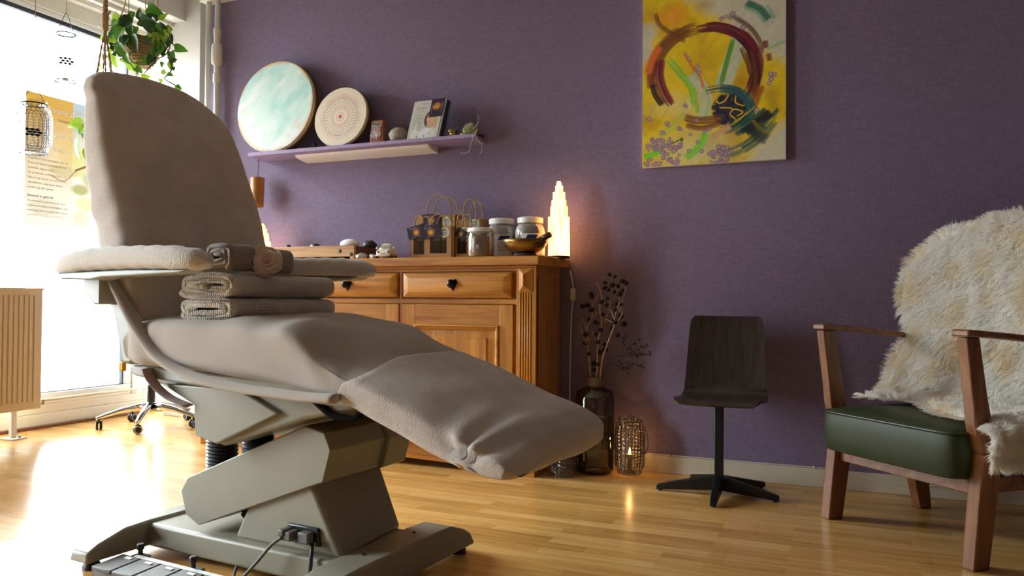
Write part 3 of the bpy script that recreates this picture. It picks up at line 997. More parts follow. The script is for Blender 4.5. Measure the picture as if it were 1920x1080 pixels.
# ------------------------------------------------------------------ folded blankets, rolled towel and rose on the seat
def fold_strip(path, th, v0, v1, nv, xf, jit=.0, seedv=0.):
    """a cloth folded along a 2D path (u, z), thick th, running from v0 to v1"""
    pts = [Vector((p[0], p[1])) for p in path]
    outl, outr = [], []
    for i, p in enumerate(pts):
        d = (pts[min(i + 1, len(pts) - 1)] - pts[max(i - 1, 0)]).normalized(); n_ = Vector((-d.y, d.x))
        outl.append(p + n_ * th / 2); outr.append(p - n_ * th / 2)
    loop = outl + outr[::-1]
    m = MB(xf); rings = []
    for k in range(nv + 1):
        v = v0 + (v1 - v0) * k / nv
        e_ = 1 - .03 * (1 if k in (0, nv) else 0)
        rings.append([(q.x + wob((q.x * 3, v * 5 + seedv, q.y), 3, jit), v + wob((q.x * 9, q.y * 9, seedv), 2, .010) * (1 - k / nv), q.y * (1) + wob((v * 6 + seedv, q.x * 4, 0), 2, jit)) for q in loop])
    m.loft(rings)
    return m


def flat_spiral(uc, zc, hw_, hh, turns, th, n=30, start=0.):
    """flattened roll, outside to inside"""
    out = []
    N_ = int(turns * n)
    for i in range(N_ + 1):
        a = start + 2 * math.pi * i / n; s = i / n
        rw, rh = hw_ - th * s, max(hh - th * s, th * .55)
        c, d = math.cos(a), math.sin(a); ex = 3.2
        out.append((uc + rw * math.copysign(abs(c) ** (2 / ex), c), zc + rh * math.copysign(abs(d) ** (2 / ex), d)))
    return out


for zc, lab, du, hh, sv in ((.892, 'cream waffle blanket folded at the bottom of the pile on the seat', .006, .046, 1.), (.972, 'cream waffle blanket folded on top of another, under the rolled towel', 0., .048, 5.)):
    p = flat_spiral(-2.140 + du, zc, .132, hh - .005, 2.05 if sv == 1. else 2.2, .0205, 30, rad(200))
    xf = lambda u, v, z: CH(u - .06 * (v - 1.8), v, z)
    b_ = obj('folded_blanket', fold_strip(p, .0195, 1.795 + (.0 if sv == 1. else .005), 2.325, 26, xf, .006, sv), 'waffle_blanket', None, True)
    tag(b_, lab, 'blanket', 'folded waffle blankets')
p = flat_spiral(-2.085, 1.064, .060, .044, 2.6, .0155, 30, rad(-60))
b_ = obj('rolled_towel', fold_strip(p, .0145, 1.80, 2.17, 20, lambda u, v, z: CH(u - .22 * (v - 1.8), v, z), .006, 9.), 'towel_taupe', None, True)
tag(b_, 'taupe towel rolled up on top of the cream blankets', 'towel')

rc = Vector(CH(-2.02, 1.955, 1.054))
rose = thing('rose', 'pale pink rose bloom lying on the blankets against the rolled towel', 'flower', rc - Vector((0, 0, .04)))
face = Vector((.60, -.74, .30)).normalized()
q = Vector((0, 0, 1)).rotation_difference(face).to_matrix()
def RP(r, a, z): return tuple(rc + q @ Vector((r * math.cos(a), r * math.sin(a), z)) * 1.08)


dish = MB()
dish.loft([[RP(r, 2 * math.pi * k / 20, z) for k in range(20)] for r, z in ((.006, -.036), (.030, -.026), (.042, -.004), (.040, .002), (.030, .010), (.018, .017), (.006, .020))])
obj('rose_core', dish, 'rose_petal', rose, True)
for layer, (r, n, zt, w, m_) in enumerate(((.005, 2, .030, .012, 'rose_heart'), (.011, 3, .028, .012, 'rose_heart'), (.018, 3, .026, .014, 'rose_petal'), (.026, 4, .022, .018, 'rose_petal'), (.034, 4, .014, .022, 'rose_petal'), (.042, 5, .006, .030, 'rose_petal'))):
    for k in range(n):
        a0 = 2 * math.pi * k / n + layer * .9
        P = []
        for i in range(5):
            s = i / 4
            row_ = []
            for j in range(9):
                e_ = j / 8 - .5
                a = a0 + e_ * 2 * math.pi / n * 1.35
                rr = r * (1 + .16 * e_) + (s - 1) * .004 * (1 + layer * .3) + (.0025 * (1 + layer * .4) if i == 4 else 0)
                row_.append(RP(rr, a, zt - w * (1 - s) - .006 * (2 * e_) ** 4))
            P.append(row_)
        obj('petal', MB().grid(P), m_, rose, True)
sep = MB().grid([[RP(.040 + .022 * i / 3, 2.5 + .5 * j / 4, -.012 + .016 * i / 3) for j in range(5)] for i in range(4)])
obj('petal', sep, 'rose_petal', rose, True)

# ------------------------------------------------------------------ foot control
fc = thing('foot_control', 'brown foot switch with a row of wide pedals on the floor beside the chair base', 'foot switch', CH(-2.2, 1.7, 0))
def FC(u, v, z): return CH(-2.432 + u, 1.605 + v, z)
obj('housing', MB(FC).box(0, .62, 0, .135, .004, .03), 'pedal_key', fc, bevel=.004)
for k in range(6):
    o = obj('pedal', MB(FC).prism([(-.004, .026), (.110, .034), (.110, .048), (-.004, .04)], .003 + k * .1025, .100 + k * .1025, 'yz'), 'pedal_key', fc, bevel=.003)
    obj('pedal_mark', MB(FC).box(.045 + k * .1025, .078 + k * .1025, .084, .096, .044, .0495), 'label_white', o)
obj('label_strip', MB(FC).box(.05, .52, .114, .134, .03, .0455), 'label_white', fc, bevel=.001)
for k, s in enumerate(('<  >', '<  >', '<  >', '<  >')):
    lettering(s, .013, FC(.075 + k * .11, .119, .0462), CU, CV, 'black_plastic', fc, name='lettering')
for u in (.045, .31):
    obj('knob', MB().lathe([(.008, .03), (.008, .058), (.012, .060), (.013, .075), (.010, .079)], FC(u, .146, 0), 12), 'black_plastic', fc, 40)
obj('bracket', MB(FC).box(.02, .075, .128, .165, .028, .04).box(.29, .345, .128, .165, .028, .04), 'pedal_key', fc, bevel=.002)

# ------------------------------------------------------------------ work stool by the window
sx, sy = -4.58, 4.16
t = thing('work_stool', 'rolling work stool with a polished five-star base and black castors', 'stool', (sx, sy, 0))
for k in range(5):
    a = rad(232 + 72 * k)
    d = Vector((math.cos(a), math.sin(a), 0)); n_ = Vector((-d.y, d.x, 0)); c = Vector((sx, sy, 0))
    rings = []
    for s, z, w, h in ((.02, .145, .026, .03), (.1, .142, .024, .024), (.2, .125, .021, .018), (.29, .098, .018, .014), (.335, .082, .016, .013), (.35, .080, .012, .010)):
        p = c + d * s + Vector((0, 0, z))
        rings.append([p + n_ * (w * x) + Vector((0, 0, h * y_)) for x, y_ in superring(10, 1, 1, 3)])
    obj('leg', MB().loft(rings), 'chrome', t, True)
    e = c + d * .33; q2 = Matrix.Rotation(a + rad(90 + 25 * math.sin(k * 2.)), 3, 'Z')
    ca = obj('castor', MB().tube([e + Vector((0, 0, .082)), e + Vector((0, 0, .045))], .008, 8).box(e.x - .014, e.x + .014, e.y - .014, e.y + .014, .052, .062), 'black_plastic', t)
    wm = MB()
    for s in (-1, 1):
        M_ = q2 @ Matrix.Rotation(rad(90), 3, 'X')
        wm.lathe([(.004, s * .004), (.029, s * .004), (.0305, s * .008), (.029, s * .018), (.022, s * .021)], e + Vector((0, 0, .0305)), 18, M_)
    obj('wheel', wm, 'black_rubber', ca, 40)
    wm = MB()
    for s in (-1, 1):
        wm.lathe([(.0235, s * .0195), (.0245, s * .0215), (.0215, s * .0225), (.0205, s * .0205)], e + Vector((0, 0, .0305)), 18, M_, caps=False)
    obj('rim', wm, 'label_white', ca, 40)
obj('hub', MB().lathe([(.036, .11), (.040, .125), (.038, .165), (.028, .175)], (sx, sy, 0), 18), 'chrome', t, 40)
obj('gas_lift', MB().lathe([(.026, .17), (.026, .30), (.014, .302), (.014, .46)], (sx, sy, 0), 16), 'black_plastic', t, 40)
obj('seat', MB().lathe([(.05, .455), (.165, .46), (.18, .475), (.182, .515), (.165, .535), (.08, .545)], (sx, sy, 0), 32), 'black_plastic', t, 40)

# ------------------------------------------------------------------ oak sideboard
SBL, SBR, SF, SBK, ST = -3.74, -1.456, 3.80, 4.18, 1.115
sb = thing('sideboard', 'wide honey oak sideboard with drawers over panelled doors against the purple wall', 'sideboard', ((SBL + SBR) / 2, 4.0, 0))
obj('carcass', MB().box(SBL, SBR - .012, SF + .022, SBK, .09, ST), 'oak_z', sb)
sp = obj('side_panel', MB().box(SBR - .024, SBR, SF + .012, SBK, .09, ST), 'oak_side', sb, bevel=.002)
obj('side_frieze', MB().box(SBR - .003, SBR + .004, SF + .012, SBK, 1.055, ST), 'oak_side', sp, bevel=.002)
obj('worktop', MB().prism([(SBL - .05, SF - .03), (SBR + .022, SF - .03), (SBR + .056, SF + .06), (SBR + .056, SBK + .004), (SBL - .05, SBK + .004)], ST, ST + .05, 'xy'), 'oak_x', sb, bevel=.006, seg=3)
obj('cornice', MB().box(SBL, SBR + .004, SF - .008, SF + .03, ST - .014, ST), 'oak_x', sb, bevel=.003)
bays = [(-3.60, -2.956), (-2.945, -2.290), (-2.275, -1.585)]
# rails and stiles of the front
obj('rail', MB().box(SBL + .11, SBR - .11, SF + .004, SF + .03, .905, .935), 'oak_x', sb, bevel=.004)
obj('rail', MB().box(SBL + .11, SBR - .11, SF + .008, SF + .03, 1.085, ST - .012), 'oak_x', sb, bevel=.002)
obj('rail', MB().box(SBL + .11, SBR - .11, SF + .004, SF + .03, .215, .25), 'oak_x', sb, bevel=.004)
for x in (-2.951, -2.283):
    obj('stile', MB().box(x - .008, x + .008, SF + .006, SF + .03, .24, 1.09), 'oak_z', sb, bevel=.002)
for (a, b) in bays:
    # drawer with a bevelled rim
    d = obj('drawer', MB().box(a + .012, b - .012, SF - .004, SF + .03, .942, 1.080), 'oak_x', sb, bevel=.004)
    rim = MB()
    x0, x1, z0, z1 = a + .012, b - .012, .942, 1.080
    ip = .03
    o_ = [(x0, SF - .005, z0), (x1, SF - .005, z0), (x1, SF - .005, z1), (x0, SF - .005, z1)]
    i_ = [(x0 + ip * 1.4, SF - .022, z0 + ip), (x1 - ip * 1.4, SF - .022, z0 + ip), (x1 - ip * 1.4, SF - .022, z1 - ip), (x0 + ip * 1.4, SF - .022, z1 - ip)]
    rim.loft([o_, i_])
    obj('drawer_front', rim, 'oak_x', d, bevel=.002)
    xm = (a + b) / 2 - .008
    kn = MB().lathe([(.008, 0), (.008, .012), (.021, .02), (.024, .03), (.02, .038), (.008, .042)], (xm, SF - .022, 1.017), 16, Matrix.Rotation(rad(90), 3, 'X'))
    obj('knob', kn, 'knob_black', d, True)
    obj('knob_plate', MB().prism([(xm - .028, 1.022), (xm - .016, 1.044), (xm, 1.038), (xm + .016, 1.044), (xm + .028, 1.022), (xm + .012, .994), (xm, .976), (xm - .012, .994)], SF - .026, SF - .021, 'xz'), 'knob_black', d, bevel=.0015)
    # door: two stiles, two rails, moulding and raised field
    dr = obj('door', MB().box(a + .004, b - .004, SF + .012, SF + .028, .255, .903), 'oak_z', sb)
    sw = .082
    for (p, q_) in ((a + .004, a + .004 + sw), (b - .004 - sw, b - .004)):
        obj('door_stile', MB().box(p, q_, SF, SF + .014, .255, .903), 'oak_z', dr, bevel=.0025)
    for (p, q_) in ((.792, .903), (.255, .36)):
        obj('door_rail', MB().box(a + .004 + sw, b - .004 - sw, SF + .0005, SF + .014, p, q_), 'oak_x', dr, bevel=.0025)
    x0, x1, z0, z1 = a + .004 + sw, b - .004 - sw, .36, .792
    mo = MB()
    sec = [(0, SF + .012), (0, SF - .007), (.008, SF - .010), (.016, SF - .002), (.026, SF + .005), (.028, SF + .012)]
    mo.loft([[(x0 + i, y, z0 + i) for i, y in sec], [(x1 - i, y, z0 + i) for i, y in sec], [(x1 - i, y, z1 - i) for i, y in sec], [(x0 + i, y, z1 - i) for i, y in sec], [(x0 + i, y, z0 + i) for i, y in sec]], caps=False)
    obj('door_moulding', mo, 'oak_x', dr)
    e = .075
    fp = MB().loft([[(x0 + .03, SF + .011, z0 + .03), (x1 - .03, SF + .011, z0 + .03), (x1 - .03, SF + .011, z1 - .03), (x0 + .03, SF + .011, z1 - .03)],
                    [(x0 + e - .006, SF + .007, z0 + e - .006), (x1 - e + .006, SF + .007, z0 + e - .006), (x1 - e + .006, SF + .007, z1 - e + .006), (x0 + e - .006, SF + .007, z1 - e + .006)],
                    [(x0 + e, SF - .002, z0 + e), (x1 - e, SF - .002, z0 + e), (x1 - e, SF - .002, z1 - e), (x0 + e, SF - .002, z1 - e)]])
    obj('door_field', fp, 'oak_z', dr, bevel=.0015)
# fluted pilasters with a faceted block on top
for (a, b) in ((SBL, SBL + .112), (SBR - .112, SBR)):
    p = obj('pilaster', MB().box(a, b, SF - .004, SF + .03, .25, ST - .012), 'oak_z', sb, bevel=.002)
    x0, x1, z0, z1 = a + .014, b - .018, .972, 1.098
    xm = (x0 + x1) / 2 - .005
    blk = MB().add([(x0, SF - .008, z0), (x1, SF - .008, z0), (x1, SF - .008, z1), (x0, SF - .008, z1), (xm, SF - .036, z0 + .034), (xm, SF - .036, z1 - .034)],
                   [(0, 1, 4), (1, 2, 5, 4), (2, 3, 5), (3, 0, 4, 5), (0, 3, 2, 1)])
    blk.box(x0, x1, SF - .008, SF, z0, z1)
    obj('facet_block', blk, 'oak_z', p)
    for k in range(5):
        xx = a + .022 + k * .0148
        obj('flute', MB().tube([(xx, SF - .004, .33), (xx, SF - .004, .968)], .0055, 8, .9), 'oak_z', p, True)
# plinth with stepped moulding and an arched lower edge
obj('plinth_moulding', MB().prism([(SF + .03, .21), (SF - .004, .205), (SF - .012, .19), (SF - .014, .172), (SF - .026, .165), (SF - .028, .135), (SF - .018, .125), (SF + .03, .125)], SBL - .01, SBR + .012, 'yz'), 'oak_x', sb, bevel=.002)
pts = [(SBL, .0)] + [(SBL + .12, .0)]
n_ = 24
arch = [(SBL + .12 + (SBR - SBL - .24) * i / n_, .045 * math.sin(math.pi * i / n_) ** .5 * 1.0) for i in range(n_ + 1)]
obj('plinth', MB().prism([(SBL, 0)] + arch + [(SBR, 0), (SBR, .128), (SBL, .128)], SF - .012, SF + .012), 'oak_x', sb, bevel=.002)
obj('plinth_side', MB().box(SBR - .02, SBR, SF + .012, SBK, 0, .128), 'oak_side', sb)
SBT = ST + .05

# ------------------------------------------------------------------ what stands on the sideboard
# wooden tray on small feet
tr = thing('wooden_tray', 'long rustic wooden tray on small feet holding stones, left on the sideboard', 'tray', (-3.0, 3.98, SBT))
TX0, TX1, TY0, TY1 = -3.40, -2.62, 3.83, 4.135
obj('front_board', MB().box(TX0, TX1, TY0, TY0 + .022, SBT + .016, SBT + .083), 'tray_wood', tr, bevel=.003)
obj('back_board', MB().box(TX0, TX1, TY1 - .022, TY1, SBT + .016, SBT + .083), 'tray_wood', tr, bevel=.003)
obj('side_board', MB().box(TX1 - .022, TX1, TY0 + .022, TY1 - .022, SBT + .012, SBT + .081), 'tray_dark', tr, bevel=.003)
obj('side_board', MB().box(TX0, TX0 + .022, TY0 + .022, TY1 - .022, SBT + .012, SBT + .081), 'tray_dark', tr, bevel=.003)
obj('bottom_board', MB().box(TX0 + .022, TX1 - .022, TY0 + .022, TY1 - .022, SBT + .016, SBT + .066), 'tray_dark', tr)
for x in (TX0 + .015, TX1 - .015):
    for y in (TY0 + .016, TY1 - .016):
        obj('foot', MB().box(x - .015, x + .015, y - .015, y + .015, SBT, SBT + .018), 'tray_wood', tr, bevel=.003)
for dx, dz in ((-.10, .05), (-.02, .03)):
    obj('knot', MB().lathe([(.006, -.001), (.013, 0), (.010, .0015), (.003, .0018)], (TX1 + dx, TY0, SBT + dz), 14, Matrix.Rotation(rad(90), 3, 'X')), 'tray_dark', tr, True)
TT = SBT + .066
tag(obj('polished_stone', MB().ellip((-2.70, 3.90, TT + .032), (.065, .04, .03), 20, rough=.04), 'selenite_white', None, True), 'smooth white oval stone lying at the right end of the tray', 'stone')
for i, (x, y, c, s, lab) in enumerate(((-2.99, 3.95, 'dark_stone', .026, 'dark low stone in the middle of the wooden tray'), (-2.66, 4.05, 'dark_stone', .036, 'dark rounded stone at the back right corner of the wooden tray'), (-3.17, 3.92, 'blue_bead', .020, 'small dark blue bead-like stone on the tray near the glowing lamp'))):
    tag(obj('tumbled_stone', MB().ellip((x, y, TT + s * .92), (s * (1.4 if i < 2 else .9), s, s * (.8 if i < 2 else 1.)), 14, rough=.25), c, None, True), lab, 'stone')
for i, (x, s, lab) in enumerate(((-2.575, .034, 'largest clear crystal lying before the dark end of the tray'), (-2.505, .026, 'middle clear crystal lying between two others before the toy car'), (-2.445, .020, 'smallest clear crystal lying tight beside the toy car'))):
    tag(obj('clear_crystal', MB().ellip((x, 3.845 + .01 * i, SBT + s * .5), (s * 1.05, s * .8, s * .62), 10, rough=.5), 'crystal_grey', None), lab, 'crystal', 'clear crystals on the sideboard')

# little car
cx, cy = -2.462 + .0, 3.90
cx = -2.452
car = thing('toy_car', 'small cream model of a rounded old car facing the room, on the sideboard', 'toy', (cx, cy + .05, SBT))
def CARM(x, y, z): return (cx + .010 + x * .66 + y * -.16, cy + y * .7, SBT + z * .84)
rings = []
for y, w, z0, z1 in ((-.085, .055, .02, .045), (-.08, .072, .014, .062), (-.06, .08, .012, .072), (-.03, .084, .012, .078), (.04, .084, .012, .078), (.09, .08, .014, .07), (.11, .065, .02, .05)):
    rings.append([(a, y, b) for a, b in superring(20, w, (z1 - z0) / 2, 3.2, 0, (z0 + z1) / 2)])
obj('body', MB(CARM).loft(rings), 'car_cream', car, True)
rings = []
for z, w, y0, y1 in ((.070, .078, -.045, .08), (.082, .070, -.036, .075), (.098, .060, -.020, .062), (.108, .046, -.004, .048), (.112, .02, .010, .03)):
    rings.append([(a, b, z) for a, b in superring(20, w, (y1 - y0) / 2, 4, 0, (y0 + y1) / 2)])
obj('cabin', MB(CARM).loft(rings), 'car_cream', car, True)
obj('windscreen', MB(CARM).add([(-.055, -.0425, .080), (.055, -.0425, .080), (.046, -.025, .099), (-.046, -.025, .099)], [(0, 1, 2, 3)]), 'car_glass', car)
obj('side_window', MB(CARM).add([(-.0745, -.025, .08), (-.0745, .06, .08), (-.062, .045, .101), (-.062, -.01, .101)], [(0, 1, 2, 3)]), 'dark_stone', car)
obj('bonnet_ridge', MB(CARM).tube([(0, -.045, .0775), (0, -.066, .0735), (0, -.083, .058)], .0022, 6), 'car_cream', car, True)
for s in (-1, 1):
    obj('headlamp', MB(CARM).ellip((s * .052, -.080, .048), (.012, .006, .012), 12), 'car_cream', car, True)
    obj('lamp_glass', MB(CARM).ellip((s * .052, -.086, .048), (.008, .003, .008), 12), 'dark_stone', car, True)
    obj('mirror', MB(CARM).ellip((s * .088, -.03, .078), (.010, .006, .008), 10), 'car_cream', car, True)
    for y in (-.05, .065):
        obj('wheel', MB(CARM).lathe([(.004, -.012), (.02, -.012), (.022, 0), (.02, .012), (.004, .012)], (s * .066, y, .0225), 14, Matrix.Rotation(rad(90), 3, 'Y')), 'black_rubber', car, 40)
obj('bumper', MB(CARM).tube(catmull([(-.078, -.07, .024), (-.05, -.088, .024), (.05, -.088, .024), (.078, -.07, .024)], 4), .0055, 8), 'car_cream', car, True)
obj('badge', MB(CARM).tube([(-.022, -.0865, .036), (0, -.0875, .034), (.022, -.0865, .036)], .0018, 6), 'dark_stone', car, True)

# kraft gift bags
tagc = Canvas(100, 62, 1., S(26, 16, 34))
tagc.disc(50, 31, 34, S(60, 22, 40), .8, 30, 24)
g = tagc.nz(7, 7, 3)
tagc.blend(np.clip(1 - np.hypot((tagc.xx - 48) / 22, (tagc.yy - 33) / 19), 0, 1) ** .6 * np.clip(g * 2.2 - .35, 0, 1), S(236, 160, 40))
tagc.blend(np.clip(1 - np.hypot((tagc.xx - 48) / 12, (tagc.yy - 33) / 11), 0, 1) * .8, S(250, 200, 90))


def card(name, parent, c, w, h, rot, n=(0, -1, 0), words=True, mat='tag_print'):
    """small printed card hanging in front of a bag"""
    c = Vector(c); cs, sn = math.cos(rot), math.sin(rot)
    rx, up = Vector((cs, 0, sn)), Vector((-sn, 0, cs))
    q = [c + rx * (sx_ * w / 2) + up * (sz_ * h / 2) for sx_, sz_ in ((-1, -1), (1, -1), (1, 1), (-1, 1))]
    o = obj(name, MB().loft([[p + Vector((0, .0012, 0)) for p in q], q]), 'black_print', parent)
    pl_ = canvas_plane('card_print', tagc, q[3] + Vector((0, -.0003, 0)), q[2] - q[3], q[0] - q[3], mat, o)
    if words:
        lettering('Erosana', h * .2, c + rx * (-w * .32) + up * (h * .28) + Vector((0, -.0006, 0)), rx, up, 'ink_lilac', o)
        lettering('massage & wellness', h * .1, c + rx * (-w * .3) + up * (-h * .40) + Vector((0, -.0006, 0)), rx, up, 'ink_lilac', o)
    return o


def bag(label, x0, x1, y0, z1, dep, win, hand, hx, stick, cardspec=None):
    t = thing('gift_bag', label, 'bag', ((x0 + x1) / 2, y0 + dep / 2, SBT), 'kraft paper gift bags')
    z0 = SBT
    wx0, wx1, wz0, wz1 = win
    m = MB()
    yo, yi = y0, y0 + .002
    # front panel with a window cut out: four strips
    m.box(x0, x1, yo, yi, wz1, z1).box(x0, x1, yo, yi, z0, wz0).box(x0, wx0, yo, yi, wz0, wz1).box(wx1, x1, yo, yi, wz0, wz1)
    m.box(x0, x1, y0 + dep - .002, y0 + dep, z0, z1)
    m.box(x0, x0 + .0016, y0, y0 + dep, z0, z1).box(x1 - .0016, x1, y0, y0 + dep, z0, z1).box(x0, x1, y0, y0 + dep, z0, z0 + .002)
    obj('paper_body', m, 'kraft', t)
    obj('lining', MB().box(x0 + .003, x1 - .003, y0 + dep - .006, y0 + dep - .003, z0 + .003, z1 - .006), 'kraft_inside', t)
    obj('window_film', MB().box(wx0 - .003, wx1 + .003, yi, yi + .0006, wz0 - .003, wz1 + .003), 'jar_glass', t)
    # jars seen through the film
    nj = 2
    for k in range(nj):
        xx = wx0 + (wx1 - wx0) * (k + .5) / nj; r = min((wx1 - wx0) / nj * .42, dep * .40)
        j = obj('packed_jar', MB().lathe([(r * .9, z0 + .004), (r, z0 + .012), (r, wz1 - .03), (r * .85, wz1 - .02)], (xx, y0 + dep * .5, 0), 14), 'kraft_inside', t, 40)
        obj('jar_lid', MB().lathe([(r * .95, wz1 - .02), (r * .95, wz1 - .004), (r * .9, wz1 - .002)], (xx, y0 + dep * .5, 0), 14), 'crystal_grey', j, 40)
    # twisted paper handles front and back
    for yy, dx in ((y0 + .004, 0.), (y0 + dep - .004, .006)):
        P = []
        a, b = hx
        for i in range(25):
            s = i / 24; an = math.pi * (1 - s)
            P.append(((a + b) / 2 + dx + (b - a) / 2 * math.cos(an) * (1 if abs(math.cos(an)) < .98 else 1), yy - .002, z1 - .03 + (hand - z1 + .03) * abs(math.sin(an)) ** .55))
        A, B = [], []
        for i, p in enumerate(P):
            w = i * 1.25
            A.append((p[0] + .0022 * math.cos(w), p[1] + .0022 * math.sin(w), p[2])); B.append((p[0] - .0022 * math.cos(w), p[1] - .0022 * math.sin(w), p[2]))
        obj('handle', MB().tube(catmull(A, 2), .0024, 6).tube(catmull(B, 2), .0024, 6), 'twine', t, True)
    if stick:
        sx_, sz_, sr = stick
        s_ = obj('sticker', MB().lathe([(sr, 0), (sr, .0008)], (sx_, y0, sz_), 24, Matrix.Rotation(rad(90), 3, 'X')), 'sticker_white', t)
        for k in range(5):
            w = math.sqrt(max(0, 1 - ((k - 2) / 3.2) ** 2)) * sr * .62
            obj('print_line', MB().box(sx_ - w, sx_ + w, y0 - .0016, y0 - .0008, sz_ - (k - 2) * sr * .27 - .0015, sz_ - (k - 2) * sr * .27 + .0015), 'pothos_dark' if k < 2 else 'ink_grey', s_)
    if cardspec:
        card('price_card', t, *cardspec)
    return t


bag('larger brown kraft bag at the back left with a tall twisted handle', -2.335, -2.068, 4.055, 1.432, .085, (-2.28, -2.12, 1.20, 1.33), 1.553, (-2.262, -2.098), (-2.125, 1.392, .031), ((-2.225, 4.050, 1.405), .125, .07, 0.))
bag('larger brown kraft bag at the back right, standing behind the clip jar', -2.06, -1.905, 4.06, 1.404, .085, (-2.02, -1.94, 1.20, 1.32), 1.52, (-2.02, -1.935), (-1.945, 1.372, .03), None)
bag('small windowed kraft bag with its dark card turned, at the left of the front row', -2.290, -2.182, 3.915, 1.350, .075, (-2.268, -2.196, 1.192, 1.292), 1.418, (-2.262, -2.205), None, ((-2.245, 3.908, 1.323), .118, .072, rad(14)))
bag('small windowed kraft bag mid front row with round sticker and dark card', -2.176, -2.008, 3.89, 1.348, .075, (-2.146, -2.038, 1.194, 1.288), 1.418, (-2.146, -2.048), (-2.052, 1.313, .0305), ((-2.135, 3.883, 1.318), .128, .072, rad(10)))
bag('small windowed kraft bag half hidden at the right end of the front row', -2.004, -1.908, 3.93, 1.347, .075, (-1.995, -1.93, 1.192, 1.282), 1.425, (-2.025 + .03, -1.94), (-1.945, 1.312, .031), ((-1.962, 3.922, 1.305), .066, .05, rad(-28)))

# storage jars
def big_jar(x, y, lab, lx):
    t = thing('storage_jar', lab, 'jar', (x, y, SBT), 'large storage jars with white lids')
    R_ = .089
    prof = [(.03, SBT), (R_ * .93, SBT + .002), (R_, SBT + .012), (R_, SBT + .142), (R_ * .94, SBT + .166), (R_ * .80, SBT + .188), (R_ * .72, SBT + .195), (R_ * .72, SBT + .208)]
    obj('glass_body', MB().lathe(prof, (x, y, 0), 32, caps=False), 'jar_glass', t, True)
    obj('salt_filling', MB().lathe([(r * .955, z + .003) for r, z in prof[:6]] + [(.02, SBT + .186)], (x, y, 0), 32), 'salt_white', t, True)
    obj('lid', MB().lathe([(.062, SBT + .198), (.073, SBT + .199), (.074, SBT + .226), (.068, SBT + .231), (.02, SBT + .232)], (x, y, 0), 32), 'lid_white', t, 40)
    # paper label wrapped on the front with a slanted blue field
    a0 = math.atan2(0 - y, 0 - x) + lx
    def arc(r, z0, z1, da0, da1, sl, n=12):
        P = []
        for i in range(2):
            P.append([(x + r * math.cos(a0 + da0 + (da1 - da0) * j / n + (sl if i else 0)), y + r * math.sin(a0 + da0 + (da1 - da0) * j / n + (sl if i else 0)), z1 if i else z0) for j in range(n + 1)])
        return MB().grid(P)
    lb_ = obj('label', arc(R_ + .0012, SBT + .012, SBT + .136, -.62, .62, 0), 'salt_white', t, True)
    obj('blue_field', arc(R_ + .0022, SBT + .104, SBT + .128, -.36, .30, .16), 'sticker_blue', lb_, True)
    for k in range(4):
        obj('print_line', arc(R_ + .0022, SBT + .084 - k * .013, SBT + .0865 - k * .013, -.4, .38 - .06 * k, 0), 'ink_grey', lb_, True)


big_jar(-1.772, 4.06, 'large jar of pale salt with white lid, half behind the small clip jar', .12)
big_jar(-1.592, 4.05, 'large jar of pale salt with white lid behind the singing bowl', .05)
t = thing('clip_jar', 'smaller ribbed glass jar of pinkish salt with a clip lid, before the large jars', 'jar', (-1.815, 3.87, SBT))
prof = [(.03, SBT), (.066, SBT + .002), (.071, SBT + .012), (.071, SBT + .128), (.064, SBT + .14)]
obj('glass_body', MB().lathe(prof, (-1.815, 3.87, 0), 32, caps=False), 'jar_glass', t, True)
obj('salt_filling', MB().lathe([(r * .95, z + .003) for r, z in prof[:3]] + [(.0675, SBT + .118), (.03, SBT + .122)], (-1.815, 3.87, 0), 32), 'bath_salt', t, 40)
obj('lid', MB().lathe([(.06, SBT + .138), (.074, SBT + .140), (.076, SBT + .146), (.072, SBT + .150), (.075, SBT + .153), (.073, SBT + .160), (.05, SBT + .164)], (-1.815, 3.87, 0), 32), 'selenite_white', t, 40)
obj('wire_clip', MB().tube(catmull([(-1.742, 3.85, SBT + .15), (-1.738, 3.848, SBT + .13), (-1.741, 3.85, SBT + .11), (-1.745, 3.84, SBT + .13)], 5), .0018, 6), 'steel', t, True)
obj('emblem', MB().ellip((-1.80, 3.8, SBT + .055), (.011, .0015, .013), 12), 'ink_grey', t, True)

# singing bowl, its cushion ring and mallet
bx, by = -1.535, 3.832
tag(obj('bowl_cushion', MB().lathe([(.03, SBT), (.058, SBT + .001), (.064, SBT + .007), (.058, SBT + .014), (.03, SBT + .013)], (bx, by, 0), 24), 'purple_cloth', None, True), 'flat dark purple cushion ring beneath the singing bowl', 'cushion')
t = thing('singing_bowl', 'hammered brass singing bowl standing on a purple ring', 'bowl', (bx, by, SBT + .014))
z = SBT + .012
obj('bowl', MB().lathe([(.001, z + .002), (.045, z + .002), (.08, z + .014), (.105, z + .034), (.119, z + .058), (.1225, z + .075), (.119, z + .0755), (.114, z + .058), (.10, z + .038), (.075, z + .020), (.04, z + .008), (.001, z + .007)], (bx, by, 0), 48, caps=False), 'brass', t, True)
t = thing('mallet', 'dark turned wooden mallet resting in the singing bowl', 'mallet', (bx + .07, by + .03, SBT + .06))
a_, b_ = Vector((bx - .035, by + .0, SBT + .0365)), Vector((bx + .148, by + .004, SBT + .116))
d_ = (b_ - a_).normalized()
obj('handle', MB().tube([a_ + d_ * s for s in (0, .01, .05, .1, .128, .130, .136, .138, .146, .148, .15, .19, .1975)], [.006, .0085, .010, .012, .0125, .0145, .0145, .0125, .0125, .0145, .0155, .0165, .0125], 14), 'mallet_wood', t, 40)


